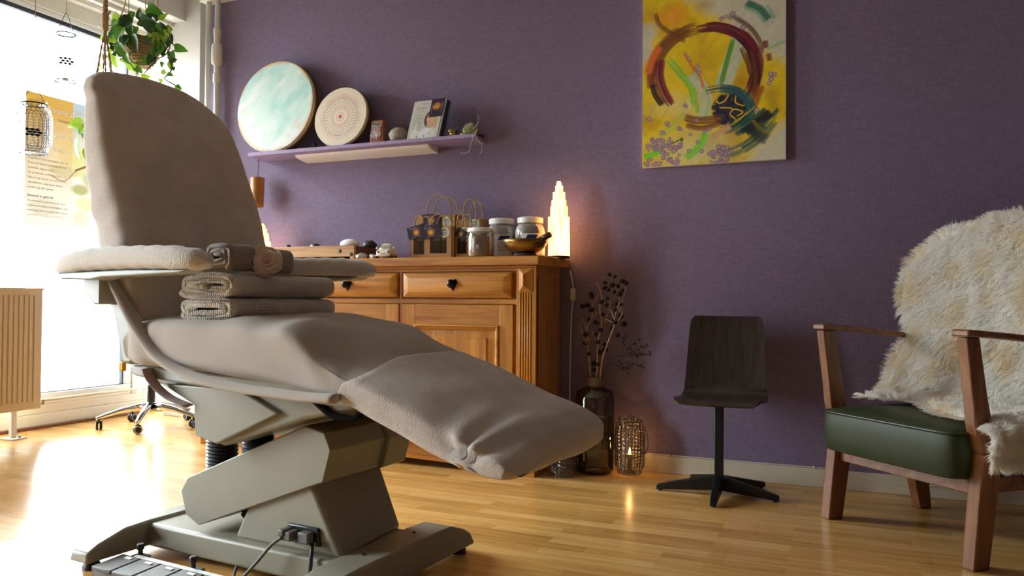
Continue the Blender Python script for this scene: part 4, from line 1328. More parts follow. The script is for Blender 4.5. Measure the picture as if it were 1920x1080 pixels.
# glowing selenite towers
def tower(x, y, lab, H, w, grp, power):
    t = thing('selenite_lamp', lab, 'lamp', (x, y, SBT), grp)
    rg = np.random.default_rng(4)
    m = MB()
    steps = [(1., 0, .30), (.97, .30, .52), (.76, .52, .66), (.70, .66, .745), (.56, .745, .85), (.36, .85, .935), (.24, .935, .975), (.16, .975, 1.)]
    for k, (s, a, b) in enumerate(steps):
        ang = rg.uniform(-.2, .2); n = 7
        ring = [(x + w / 2 * s * (1 + rg.uniform(-.1, .06)) * math.cos(2 * math.pi * i / n + ang) / .95, y + w / 2 * s * math.sin(2 * math.pi * i / n + ang) * .95) for i in range(n)]
        m.loft([[(p[0], p[1], SBT + .012 + (H - .012) * a) for p in ring], [(x + (p[0] - x) * .985, y + (p[1] - y) * .985, SBT + .012 + (H - .012) * b) for p in ring]])
    obj('crystal', m, 'selenite_glow', t)
    obj('base', MB().lathe([(w * .5, SBT), (w * .52, SBT + .006), (w * .5, SBT + .012)], (x, y, 0), 20), 'mallet_wood', t, 40)
    return t


tower(-1.425, 4.06, 'tall stepped selenite tower lamp glowing at the right end of the sideboard', .43, .122, None, 1)
tower(-3.50, 4.06, 'glowing selenite tower lamp mostly hidden behind the raised backrest', .26, .12, None, 1)
t = thing('lamp_cord', 'white lamp cord with inline switch hanging at the end of the sideboard', 'cord', (-1.39, 4.19, .8))
obj('wire', MB().tube(catmull([(-1.40, 4.185, 1.10), (-1.385, 4.185, 1.04), (-1.378, 4.185, .98), (-1.385, 4.185, .88), (-1.39, 4.185, .80), (-1.395, 4.185, .5), (-1.39, 4.17, .1)], 6), .004, 8), 'white_cable', t, True)
obj('switch', MB().box(-1.394, -1.366, 4.172, 4.196, .93, 1.0), 'socket_plastic', t, bevel=.005)

# ------------------------------------------------------------------ wall shelf and what stands on it
sh = thing('wall_shelf', 'lilac painted wall shelf with a white cove strip beneath, on the purple wall', 'shelf', (-2.75, 4.1, 1.868))
obj('board', MB().prism([(-3.575, 4.0), (-1.92, 4.0), (-1.945, YW), (-3.61, YW)], 1.868, 1.890, 'xy'), 'shelf_purple', sh, bevel=.0015)
cove = [(4.078, 1.868), (4.078, 1.864)] + [(4.078 + .112 * (1 - math.cos(rad(90) * k / 8)) ** .9, 1.864 - .028 * (k / 8) ** .7) for k in range(1, 9)] + [(YW, 1.834), (YW, 1.868)]
obj('cove_strip', MB().prism(cove, -3.255, -2.268, 'yz'), 'lamp_white', sh, 30)
ST_ = 1.890


def drum(name, lab, cx_, R_, D, yb, lean, cv, disc_mat='drum_print', yaw=0.):
    """frame drum leaning on the wall; yb is where its front rim stands"""
    base = Vector((cx_, yb, ST_ + .001))
    t = thing(name, lab, 'drum', base, 'frame drums on the wall shelf')
    rot = Matrix.Rotation(rad(yaw), 3, 'Z') @ Matrix.Rotation(rad(-lean), 3, 'X')
    c = base + rot @ Vector((0, 0, R_))
    fr = rot @ Vector((0, -1, 0)); up = rot @ Vector((0, 0, 1)); rt = rot @ Vector((1, 0, 0))
    M_ = Matrix((rt, up, fr)).transposed()
    m = MB().lathe([(R_ - .02, -D), (R_ - .004, -D), (R_, -D + .004), (R_, -.012)], c, 72, M_)
    obj('frame', m, 'drum_rim', t, 40)
    obj('hide_lap', MB().lathe([(R_ + .0015, -D * .28), (R_ + .0022, -.014), (R_ - .002, -.003), (R_ - .012, 0.0)], c, 72, M_, caps=False), 'hide_cream', t, True)
    obj('lacing', MB().lathe([(R_ + .001, -D * .62), (R_ + .006, -D * .6), (R_ + .006, -D * .52), (R_ + .001, -D * .5)], c, 72, M_, caps=False), 'drum_lacing', t, True)
    # painted skin: polar mesh coloured from the print
    nr, na = 100, 280
    vs, cols, fs = [], [], []
    for i in range(nr + 1):
        for k in range(na):
            r = R_ * .998 * i / nr; a = 2 * math.pi * k / na
            p = c + rt * (r * math.cos(a)) + up * (r * math.sin(a)) + fr * (.0015 - (.004 if i == nr else 0))
            vs.append(tuple(p - ORI[t]))
            X = int((.5 + .499 * math.cos(a) * i / nr) * cv.W); Y = int((.5 - .499 * math.sin(a) * i / nr) * cv.H)
            cols.append(list(cv.a[min(Y, cv.H - 1), min(X, cv.W - 1)]) + [1])
    for i in range(nr):
        for k in range(na):
            fs.append((i * na + k, i * na + (k + 1) % na, (i + 1) * na + (k + 1) % na, (i + 1) * na + k))
    me = bpy.data.meshes.new('skin'); me.from_pydata(vs, [], fs); me.update()
    at = me.attributes.new('Col', 'FLOAT_COLOR', 'POINT'); at.data.foreach_set('color', np.array(cols).ravel())
    me.materials.append(MATS[disc_mat])
    o = bpy.data.objects.new('skin', me); COL.objects.link(o); o.parent = t; ORI[o] = ORI[t].copy()
    return t


cv = Canvas(300, 300, 1., S(206, 234, 226))
a = cv.nz(70, 90, 11, .6); b = cv.nz(20, 90, 5, .9); c = cv.nz(60, 60, 8)
cv.blend(np.clip(a * 3 - 1.1, 0, 1) * .9, S(150, 214, 204))
cv.blend(np.clip(b * 4 - 2.1, 0, 1) * .75, S(236, 242, 236))
cv.blend(np.clip((cv.yy - 150) / 140 + (150 - cv.xx) / 400, 0, 1) * np.clip(c * 2, 0, 1) * .8, S(244, 240, 232))
cv.blend(np.clip(c * 6 - 3.6, 0, 1) * .35, S(222, 196, 170))
q_ = np.hypot(cv.xx - 150, cv.yy - 150)
cv.blend(np.clip((q_ - 138) / 8, 0, 1) * np.clip(cv.nz(40, 40, 2) * 3 - .8, 0, 1), S(222, 180, 128))
drum('frame_drum', 'large frame drum with a washed turquoise and white painted skin', -3.415, .309, .085, 4.03, 6., cv)

cv = Canvas(400, 400, 1., S(232, 218, 194))
cv.blend(np.clip(cv.nz(60, 60, 4) * 2 - .8, 0, 1) * .4, S(246, 236, 214))
mag, dk = S(172, 30, 92), S(70, 44, 60)
cv.ring(200, 200, 128, 3.4, mag); cv.ring(200, 200, 58, 3., S(196, 60, 110)); cv.disc(200, 200, 13, S(206, 60, 120))
for n_, r, l, col, w in ((14, 24, 7, mag, 2.5), (44, 66, 12, S(206, 90, 120), 2.6), (30, 98, 3, dk, 5), (40, 110, 7, dk, 4), (72, 136, 9, mag, 2.6), (72, 150, 6, S(206, 90, 120), 2.4), (36, 82, 10, dk, 1.6)):
    for k in range(n_):
        a = 2 * math.pi * k / n_
        cv.line([(200 + r * math.cos(a), 200 + r * math.sin(a)), (200 + (r + l) * math.cos(a), 200 + (r + l) * math.sin(a))], w, col, .9, 1.5, False)
drum('frame_drum', 'smaller frame drum with a crimson mandala of rings and dots on cream skin', -2.892, .196, .065, 4.03, 9, cv)

t = thing('glitter_pyramid', 'small dark glittering pyramid standing between the two drums', 'ornament', (-3.12, 4.09, ST_))
obj('pyramid', MB().add([(-3.155, 4.06, ST_), (-3.085, 4.06, ST_), (-3.085, 4.13, ST_), (-3.155, 4.13, ST_), (-3.12, 4.095, ST_ + .062)], [(0, 1, 4), (1, 2, 4), (2, 3, 4), (3, 0, 4), (0, 3, 2, 1)]), 'pyramid_dark', t)

# thumb piano
kx0, kx1, ky, kz1 = -2.67, -2.575, 4.06, ST_ + .148
t = thing('thumb_piano', 'small reddish wooden thumb piano with metal tines standing on the shelf', 'instrument', (-2.62, 4.075, ST_))
obj('body', MB().prism([(kx0 - .004, ST_), (kx1 + .004, ST_), (kx1, kz1), (kx0 + .012, kz1)], ky, ky + .03), 'kalimba_wood', t, bevel=.005)
obj('bridge_bar', MB().box(kx0 + .014, kx1 - .006, ky - .008, ky, kz1 - .042, kz1 - .032).box(kx0 + .014, kx1 - .006, ky - .006, ky, kz1 - .026, kz1 - .014), 'chrome', t, bevel=.002)
for k in range(9):
    x = kx0 + .018 + k * .0076; L = .052 + .004 * (4 - abs(k - 4)) + .01 * (k % 2)
    obj('tine', MB().tube([(x, ky - .006, kz1 - .012), (x, ky - .010, kz1 - .04), (x + (k - 4) * .0006, ky - .012, kz1 - .045 - L * .8), (x + (k - 4) * .0008, ky - .014, kz1 - .05 - L)], [.0014, .0014, .0018, .003], 6), 'chrome', t, True)
tag(obj('woolly_ball', MB().ellip((-2.472, 4.075, ST_ + .047), (.062, .052, .047), 28, rough=.10), 'fuzzy_grey', None, True), 'grey and white woolly ball between the thumb piano and the leaflets', 'ornament')

# leaflet stand
lv = Canvas(200, 230, 1., S(206, 206, 196))
lv.blend(np.clip(lv.nz(40, 40, 3) * 2 - .9, 0, 1) * .35, S(186, 188, 178))
for k in range(18):
    if k in (2, 4): continue
    wv_ = (60 if k > 4 else 66) - (k * 7 % 13)
    lv.line([(26, 40 + k * 8), (26 + wv_, 40 + k * 8)], 2.4 if k > 4 else 3, S(120, 120, 116), .75, 1, False)
lv.line([(56, 18), (112, 18)], 4, S(150, 148, 144), .8, 1, False)
lv.disc(42, 200, 20, S(232, 232, 222), 1, 3, ry=34); lv.disc(64, 204, 14, S(226, 226, 214), 1, 3, ry=28); lv.line([(44, 166), (46, 140)], 7, S(240, 240, 236), .9)
lv.disc(70, 216, 9, S(110, 110, 104), .8)
lv.disc(124, 112, 32, S(90, 66, 50), 1, 4, ry=48); lv.disc(150, 140, 34, S(206, 176, 130), 1, 6, ry=56); lv.disc(132, 108, 24, S(224, 178, 150), 1, 3, ry=38)
lv.disc(118, 102, 4, S(70, 50, 44), .9, 2, ry=2); lv.disc(142, 102, 4, S(70, 50, 44), .9, 2, ry=2); lv.disc(130, 128, 7, S(176, 84, 76), .9, 2, ry=3); lv.disc(129, 114, 3, S(196, 146, 122), .8)
lv.disc(136, 158, 20, S(216, 170, 142), 1, 4, ry=24)
lv.disc(124, 218, 54, S(232, 234, 236), 1, 4, ry=54); lv.line([(134, 160), (140, 226)], 3, S(196, 200, 204), .7)
for x, y in ((112, 212), (140, 200), (150, 190)): lv.disc(x, y, 6, S(186, 130, 70), .9)
lv.disc(160, 196, 20, S(222, 222, 206), .8, 8, ry=34)
t = thing('leaflet_stand', 'stack of leaflets with a woman in white in a clear leaning holder on the shelf', 'leaflets', (-2.28, 4.1, ST_))
LX0, LX1, LY, LH, sl = -2.395, -2.19, 4.035, .245, .058
def LP(x, y, z): return (x + z * .10 * (1 if True else 0), LY + y + z * sl / .245, ST_ + z)
lo = obj('leaflet', MB(LP).box(LX0, LX1, 0, .004, .002, LH), 'selenite_white', t)
canvas_plane('leaflet_print', lv, np.array(LP(LX0, -.0006, LH)), np.array((LX1 - LX0, 0, 0)), np.array(LP(LX0, -.0006, .002)) - np.array(LP(LX0, -.0006, LH)), 'leaflet_print', lo)
for k in range(3):
    obj('leaflet', MB(LP).box(LX0 + .012 + k * .014, LX1 + .010 + k * .007, .007 + k * .006, .010 + k * .006, .002, LH + .004 - .004 * k), 'black_print' if k else 'selenite_white', t)
obj('holder', MB(LP).box(LX0 - .002, LX1 + .03, .034, .037, 0, LH * .96).box(LX0 - .002, LX1 + .03, -.02, .036, 0, .002), 'acrylic_edge', t)
obj('holder_side', MB(LP).box(LX1 + .030, LX1 + .033, -.012, .036, 0, LH * .94), 'jar_glass', t)
fc_ = obj('flyer', MB(LP).box(-2.272, -2.185, -.006, -.002, .138, .25), 'black_print', t)
fv = Canvas(62, 100, 1., S(30, 20, 44)); fv.disc(30, 40, 30, S(76, 30, 60), .8, 24)
g = fv.nz(7, 7, 3)
fv.blend(np.clip(1 - np.hypot((fv.xx - 28) / 21, (fv.yy - 42) / 23), 0, 1) ** .6 * np.clip(g * 2.4 - .3, 0, 1), S(244, 172, 40))
fv.line([(54, 20), (54, 70)], 4, S(150, 130, 170), .7, 1, False); fv.line([(8, 30), (8, 90)], 2.4, S(150, 130, 170), .5, 1, False)
canvas_plane('flyer_print', fv, np.array(LP(-2.272, -.0066, .25)), np.array((.087, 0, 0)), np.array(LP(-2.272, -.0066, .138)) - np.array(LP(-2.272, -.0066, .25)), 'leaflet_print', fc_)

# little bell set and green crystal
t = thing('brass_bell', 'tiny brass hand bell on the shelf next to the leaflets', 'bell', (-2.09, 4.06, ST_))
obj('bell_body', MB().lathe([(.030, ST_), (.031, ST_ + .006), (.024, ST_ + .014), (.022, ST_ + .026), (.030, ST_ + .030), (.032, ST_ + .036), (.018, ST_ + .046), (.003, ST_ + .05)], (-2.09, 4.06, 0), 20), 'bright_brass', t, True)
for x in (-.026, .026):
    obj('pin', MB().tube([(-2.09 + x, 4.06, ST_ + .03), (-2.09 + x, 4.06, ST_ + .066)], .0018, 6), 'bright_brass', t, True)
tag(obj('brass_bead', MB().ellip((-2.025, 4.06, ST_ + .014), (.018, .014, .014), 12), 'bright_brass', None, True), 'little round brass bead between the bell and the green crystal', 'bead')
tag(obj('green_crystal', MB().ellip((-1.975, 4.05, ST_ + .036), (.046, .036, .040), 9, rough=.42), 'green_crystal'), 'chunky olive green crystal near the right end of the shelf', 'crystal')
tag(obj('dark_pebbles', MB().ellip((-1.935, 4.115, ST_ + .010), (.022, .03, .011), 10, rough=.3), 'dark_stone', None, True), 'flat dark pebble at the right tip of the shelf behind the green crystal', 'stone')
t = thing('loose_thread', 'pale loose threads hanging over the right end of the shelf', 'thread', (-1.93, 3.998, 1.89))
for P in ([(-1.94, 4.02, ST_ + .012), (-1.928, 3.996, 1.885), (-1.93, 3.994, 1.86), (-1.945, 3.994, 1.82), (-1.95, 3.995, 1.79), (-1.985, 3.995, 1.776), (-2.01, 3.995, 1.788)],
          [(-1.935, 4.02, ST_ + .01), (-1.915, 3.996, 1.885), (-1.90, 3.994, 1.85), (-1.875, 3.995, 1.82), (-1.872, 3.995, 1.785), (-1.885, 3.995, 1.77)],
          [(-1.94, 4.02, ST_ + .03), (-1.90, 4.0, 1.95), (-1.895, 4.0, 1.985), (-1.91, 4.0, 2.0)]):
    obj('strand', MB().tube(catmull(P, 6), .0011, 5), 'white_cable', t, True)

# wind chime under the shelf
t = thing('wind_chime', 'wooden tube chime hanging on a cord under the left end of the shelf', 'chime', (-3.598, 4.12, 1.86))
obj('cord', MB().tube([(-3.588, 4.118, 1.868), (-3.592, 4.12, 1.80), (-3.597, 4.12, 1.745)], .0022, 6), 'black_plastic', t, True)
obj('hook', MB().tube(catmull([(-3.588, 4.118, 1.870), (-3.585, 4.118, 1.862), (-3.592, 4.118, 1.856), (-3.60, 4.118, 1.860)], 4), .002, 6), 'black_metal', t, True)
obj('tube', MB().lathe([(.001, 1.748), (.040, 1.747), (.046, 1.741), (.044, 1.64), (.041, 1.548), (.036, 1.545), (.034, 1.60)], (-3.597, 4.12, 0), 28), 'chime_wood', t, 40)

# ------------------------------------------------------------------ abstract painting
PX0, PX1, PZ0, PZ1 = -.982, -.236, 1.662, 2.69
pt = thing('painting', 'unframed abstract canvas in yellow with a broken dark red ring and purple bubbles', 'painting', ((PX0 + PX1) / 2, YW - .02, PZ0))
obj('canvas_block', MB().box(PX0, PX1, YW - .032, YW - .001, PZ0, PZ1), 'salt_white', pt, bevel=.003)
OY = 228
cv = Canvas(920, 1268, .36, S(236, 202, 22))
P_ = lambda *pts: [(x - 45, y + OY) for x, y in pts]
n1 = cv.nz(240, 160, 1, .8); n2 = cv.nz(60, 200, 2, .8); n3 = cv.nz(40, 40, 3); n4 = cv.nz(22, 150, 6, .7)
pale, ochre, olive = S(206, 204, 184), S(196, 140, 20), S(170, 140, 30)
cv.blend(np.clip(n1 * 4 - 1.9, 0, 1) * .6, ochre)
cv.blend(np.clip(n2 * 5 - 2.9, 0, 1) * .5, S(232, 204, 70))
X, Y = cv.xx + 45, cv.yy - OY
cv.blend(np.clip((X * .9 - Y * 1.0 - 330 + 160 * (n2 - .5)) / 120, 0, 1) * np.clip((470 - Y) / 100, 0, 1) * .92, pale)
cv.blend(np.clip((150 - X + 110 * (n1 - .5)) / 60, 0, 1) * np.clip((380 - Y) / 90, 0, 1) * np.clip((Y - 40) / 60, 0, 1) * .85, pale)
cv.blend(np.clip(1 - np.hypot((X - 300) / 260, (Y - 640) / 110) + .5 * (n2 - .5), 0, 1) * .7, S(222, 212, 150))
cv.blend(np.clip(1.1 - np.hypot((X - 420) / 330, (Y - 960) / 170) + .7 * (n2 - .5), 0, 1) * .85, S(214, 206, 150))
cv.blend(np.clip((X + Y - 1720 + 150 * (n2 - .5)) / 100, 0, 1) * .9, pale)
cv.blend(np.clip(1 - np.hypot((X - 250) / 120, (Y - 30) / 95), 0, 1) ** .5 * .95, S(240, 150, 20))
cv.blend(np.clip(1 - np.hypot((X - 245) / 70, (Y - 40) / 55), 0, 1) ** .6 * .8, S(246, 172, 50))
cv.blend(np.clip(1 - np.hypot((X - 450) / 90, (Y + 10) / 60), 0, 1) * .7, ochre)
cv.blend(np.clip(1 - np.hypot((X - 460) / 150, (Y - 320) / 130) + .6 * (n2 - .5), 0, 1) * .6, S(190, 140, 20))
cv.blend(np.clip(1 - np.hypot((X - 690) / 80, (Y - 520) / 110), 0, 1) * .8, ochre)
cv.blend(np.clip(1 - np.hypot((X - 880) / 50, (Y - 680) / 130), 0, 1) * .7, olive)
# pale diagonal ray and greens inside the ring
cv.brush(P_((700, 180), (660, 300), (610, 430), (570, 540)), 95, [pale, S(190, 205, 160)], 10, 1, .8)
cv.brush(P_((640, 240), (600, 380), (565, 520)), 22, [S(90, 150, 30), S(60, 120, 40)], 5, 2, .8)
cv.brush(P_((215, 315), (300, 420), (370, 520), (395, 640), (400, 700)), 40, [S(120, 200, 40), S(90, 190, 50), S(180, 200, 90)], 8, 3, .85)
cv.brush(P_((370, 440), (440, 530), (470, 640), (440, 740)), 60, [S(190, 206, 150), S(150, 200, 90), pale], 9, 4, .8)
cv.brush(P_((330, 690), (250, 780), (160, 830)), 26, [S(140, 190, 60), S(200, 200, 90)], 6, 5, .6)
cv.brush(P_((470, 840), (430, 920), (340, 990)), 40, [S(110, 210, 40), S(150, 210, 80)], 8, 6, .7)
cv.brush(P_((60, 965), (110, 955), (165, 938)), 24, [S(110, 220, 40)], 5, 7, .95)
cv.line(P_((170, 922), (240, 890), (310, 862)), 7, S(30, 90, 40)); cv.disc(310 - 45, 866 + OY, 12, S(40, 96, 40), .9, 5)
# ring
mar, mar2, blk, brn = S(120, 14, 44), S(92, 8, 36), S(34, 16, 20), S(110, 56, 22)
def arc(cx_, cy_, rx_, ry_, a0, a1, n=9): return P_(*[(cx_ + rx_ * math.cos(rad(a0 + (a1 - a0) * i / n)), cy_ + ry_ * math.sin(rad(a0 + (a1 - a0) * i / n))) for i in range(n + 1)])
cv.brush(arc(450, 430, 330, 300, 182, 262), 66, [brn, S(130, 70, 30), S(90, 20, 30)], 10, 11, .85)
cv.brush(arc(450, 430, 350, 330, 190, 250), 50, [S(150, 80, 30), brn], 6, 12, .5)
cv.brush(arc(455, 440, 335, 305, 262, 352), 62, [mar, mar2, mar], 12, 13, .95)
cv.brush(arc(455, 430, 335, 300, 300, 395), 66, [mar, mar2, blk, S(110, 50, 30)], 12, 14, .95)
cv.brush(P_((745, 330), (765, 420), (770, 520), (750, 620)), 60, [blk, mar, brn], 10, 15, .8)
cv.brush(P_((170, 320), (160, 420), (185, 520), (240, 625)), 44, [mar, S(140, 20, 60)], 8, 16, .98)
cv.brush(P_((120, 330), (105, 420), (110, 500)), 50, [mar, S(150, 40, 30), brn], 7, 17, .8)
cv.brush(P_((118, 480), (135, 550), (180, 620)), 34, [blk, blk, brn], 7, 18, .95)
cv.brush(P_((160, 230), (110, 310), (80, 400)), 44, [S(226, 100, 30), S(236, 120, 40)], 6, 19, .7)
cv.brush(P_((130, 0), (160, 80), (240, 150), (330, 215)), 20, [brn, S(150, 80, 30)], 5, 20, .8)
cv.brush(P_((550, 95), (640, 90), (740, 170), (805, 270), (820, 350)), 24, [S(120, 76, 50), S(150, 110, 80), S(90, 50, 40)], 6, 21, .85)
cv.brush(P_((690, 300), (730, 400), (745, 470)), 22, [brn, S(150, 90, 50)], 5, 22, .7)
cv.brush(P_((810, 560), (780, 640), (760, 690)), 40, [S(160, 60, 20), S(150, 90, 20)], 6, 23, .7)
for x, y in ((835, 295), (856, 380)): cv.brush(P_((x, y - 18), (x + 6, y + 18)), 20, [mar, S(150, 30, 60)], 4, x, .8)
cv.brush(P_((320, 290), (380, 390), (430, 460), (450, 540)), 10, [S(226, 110, 40)], 3, 24, .8)
# teal eye with dark blotches
tl, tl2, nav = S(14, 92, 92), S(10, 116, 110), S(30, 28, 56)
cv.disc(620 - 45, 680 + OY, 120, S(206, 170, 20), .9, 20)
cv.disc(620 - 45, 690 + OY, 100, S(34, 32, 60), .85, 26)
for i in range(420):
    r_ = 105 * RNG.random() ** .5; a_ = RNG.random() * 6.283
    x, y = 615 + r_ * math.cos(a_) * 1.05, 690 + r_ * math.sin(a_)
    cv.disc(x - 45, y + OY, RNG.uniform(2, 11), [nav, nav, S(50, 44, 84), blk, S(20, 50, 60)][RNG.integers(5)], .85, 4)
cv.brush(P_((470, 555), (560, 548), (660, 575), (730, 640), (752, 710), (725, 765), (660, 800), (570, 830)), 48, [tl, tl2, S(20, 80, 90)], 10, 25, .95)
for pts in (((520, 600), (545, 640), (600, 640), (620, 590)), ((640, 600), (660, 640), (720, 665)), ((560, 700), (600, 670), (640, 690)), ((620, 720), (660, 700), (695, 715), (650, 740)), ((600, 735), (650, 775))):
    cv.line([(x + RNG.normal() * 9, y + RNG.normal() * 9) for x, y in P_(*pts)], 8, S(226, 190, 30), .95)
cv.brush(P_((330, 720), (400, 745), (480, 750), (560, 740)), 34, [S(110, 50, 30), S(90, 40, 40), S(150, 90, 50)], 7, 26, .85)
cv.brush(P_((340, 775), (440, 800), (560, 780)), 26, [S(110, 50, 30), S(140, 80, 50)], 5, 27, .8)
# dark diagonal strokes lower right
for i in range(26):
    x, y = 640 + RNG.random() * 230, 740 + RNG.random() * 250
    if x + y > 1640 + 40 or x + y < 1440: continue
    L = RNG.uniform(60, 150)
    cv.brush(P_((x + L * .5, y - L * .42), (x, y), (x - L * .5, y + L * .26)), RNG.uniform(10, 30), [S(14, 60, 60), blk, tl, S(20, 70, 40), S(190, 170, 30)], 5, 60 + i, .8)
cv.brush(P_((870, 735), (800, 790), (720, 850)), 44, [blk, S(24, 24, 50)], 9, 28, .95)
cv.brush(P_((900, 690), (880, 790), (800, 880), (700, 950), (600, 985)), 60, [tl, S(20, 80, 50), S(90, 120, 40)], 8, 29, .6)
cv.brush(P_((740, 800), (790, 860), (850, 900)), 70, [blk, S(20, 60, 60), S(190, 160, 30)], 7, 30, .5)
cv.brush(P_((720, 20), (800, 70), (850, 140)), 40, [S(30, 110, 90), S(120, 170, 140)], 5, 31, .8)
cv.brush(P_((850, 50), (890, 130)), 14, [S(120, 170, 150)], 3, 32, .6)
cv.brush(P_((850, 330), (910, 305), (960, 290)), 10, [S(130, 200, 120)], 3, 33, .6)
cv.brush(P_((500, 870), (570, 830), (620, 800)), 34, [S(226, 180, 130), S(210, 160, 110)], 6, 34, .6)
# bubbles
def bub(x, y, r):
    cv.disc(x - 45, y + OY, r, S(186, 158, 160), .75, 3); cv.ring(x - 45, y + OY, r * .82, r * .38, S(122, 84, 128), .75, 3)
for x, y, r in ((92, 712, 17), (212, 750, 17), (218, 762, 13), (178, 808, 15), (190, 814, 12), (292, 790, 14), (304, 796, 13), (366, 836, 12), (330, 640, 14), (340, 648, 11), (338, 300, 10), (350, 320, 9), (366, 344, 10), (410, 392, 16), (420, 430, 14), (400, 410, 10), (565, 95, 14), (636, 72, 17), (620, 98, 12), (700, 168, 18), (872, 490, 16), (894, 494, 15), (874, 520, 16), (862, 548, 14), (785, 712, 17), (455, 826, 12), (490, 812, 13), (470, 820, 10), (358, 945, 14), (440, 952, 15), (245, 874, 11), (415, 890, 14), (405, 745, 12)):
    bub(x, y, r)
for i in range(95):
    x, y = RNG.uniform(62, 310), RNG.uniform(850, 1040)
    if y < 945 - .25 * (x - 60) - (60 if x < 230 else 0) + 0 and not (x < 240 and 845 < y < 930): continue
    if 930 < y < 975 and x < 170: continue
    bub(x, y, RNG.uniform(9, 16))
for i in range(46):
    x, y = RNG.normal(560, 45), RNG.normal(975, 35)
    bub(x, min(y, 1035), RNG.uniform(9, 16))
cv.a *= (1 + .22 * (n4 - .5) + .16 * (n3 - .5))[..., None]
canvas_plane('painted_canvas', cv, (PX0 + .001, YW - .0327, PZ1 - .001), (PX1 - PX0 - .002, 0, 0), (0, 0, PZ0 - PZ1 + .002), 'paint_print', pt)

# ------------------------------------------------------------------ poster on the window
po_t = thing('window_poster', 'gold and cream skin care poster hung on the window glass, half behind the chair', 'poster', (-5.21, 3.92, 1.44))
PY0, PY1, Z0, Z1 = 3.625, 4.235, 1.44, 2.375
obj('sheet', MB().box(-5.214, -5.2125, PY0, PY1, Z0, Z1), 'salt_white', po_t)
bpy.data.objects.remove([o for o in po_t.children if o.name.startswith('sheet')][0])
pv = Canvas(610, 935, .5, S(200, 158, 70))
pv.blend(np.clip((pv.yy - 120) / 700, 0, 1) ** .8, S(232, 228, 214))
pv.blend(np.clip((pv.yy - 600) / 240, 0, 1) * .6, S(236, 236, 230))
rt_ = (pv.xx > 362).astype(float)
pv.blend(rt_ * np.clip(1 - pv.yy / 500, 0, 1), S(170, 190, 206)); pv.blend(rt_ * np.clip((pv.yy - 150) / 300, 0, 1) * .75, S(236, 236, 226))
for x, y, r, ry, c, a in ((330, 370, 90, 120, S(206, 180, 96), .5), (300, 520, 120, 40, S(190, 176, 120), .6), (430, 440, 70, 110, S(206, 204, 120), .75), (430, 640, 70, 40, S(150, 150, 60), .8), (480, 740, 90, 50, S(220, 210, 150), .7), (440, 850, 70, 60, S(200, 196, 170), .6), (150, 800, 120, 60, S(200, 190, 160), .5), (520, 560, 70, 60, S(150, 160, 90), .6)):
    pv.disc(x, y, r, c, a, 40, ry=ry)
pv.line([(180, 560), (300, 590), (400, 500), (470, 470)], 12, S(150, 100, 60), .6); pv.line([(390, 500), (470, 460)], 14, S(120, 66, 40), .9)
sheet = canvas_plane('printed_sheet', pv, (-5.2125, PY0, Z1), (0, PY1 - PY0, 0), (0, 0, Z0 - Z1), 'poster_print', po_t)
R_, U_ = Vector((0, 1, 0)), Vector((0, 0, 1))
def ptx(s, size, y, z, mat, bold=0.): lettering(s, size, (-5.2125, y, z), R_, U_, mat, po_t, .0012, bold=bold)
ptx('Botanical Beauty', .058, 3.782, 2.262, 'ink_white', .0008)
ptx('ORGANIC SKIN CARE', .028, 3.862, 2.205, 'ink_brown')
ptx('ORGANIC ARGANIA', .040, 3.645, 2.085, 'ink_white', .0006)
ptx('VOOR ALLE HUIDTYPEN', .030, 3.648, 1.985, 'ink_white', .0006)
for k, s in enumerate(('Dagelijkse huid verzorging voor de', 'Botanical Beauty verzorgt de huid', 'essentials dag en nacht', 'De producten met natuurlijke olie', 'Rijke in zijn serum en crème voor', 'ingredienten, puur puur natuur', 'zonder het dier getest')):
    ptx(s, .0215, 3.648, 1.905 - k * .0345, 'ink_brown')
ptx('Eenvoud in gebruik', .025, 3.648, 1.638, 'ink_brown', .0004)
for k, s in enumerate(('De eenvoud en gebruik in de serie', 'is een eenvoudig en verzorgend, voor', 'verzorging heel intensief, puur natuur')):
    ptx(s, .0205, 3.648, 1.604 - k * .0335, 'ink_brown')
ptx('BOTANICALBEAUTY.NL', .028, 3.648, 1.50, 'ink_white', .0006)

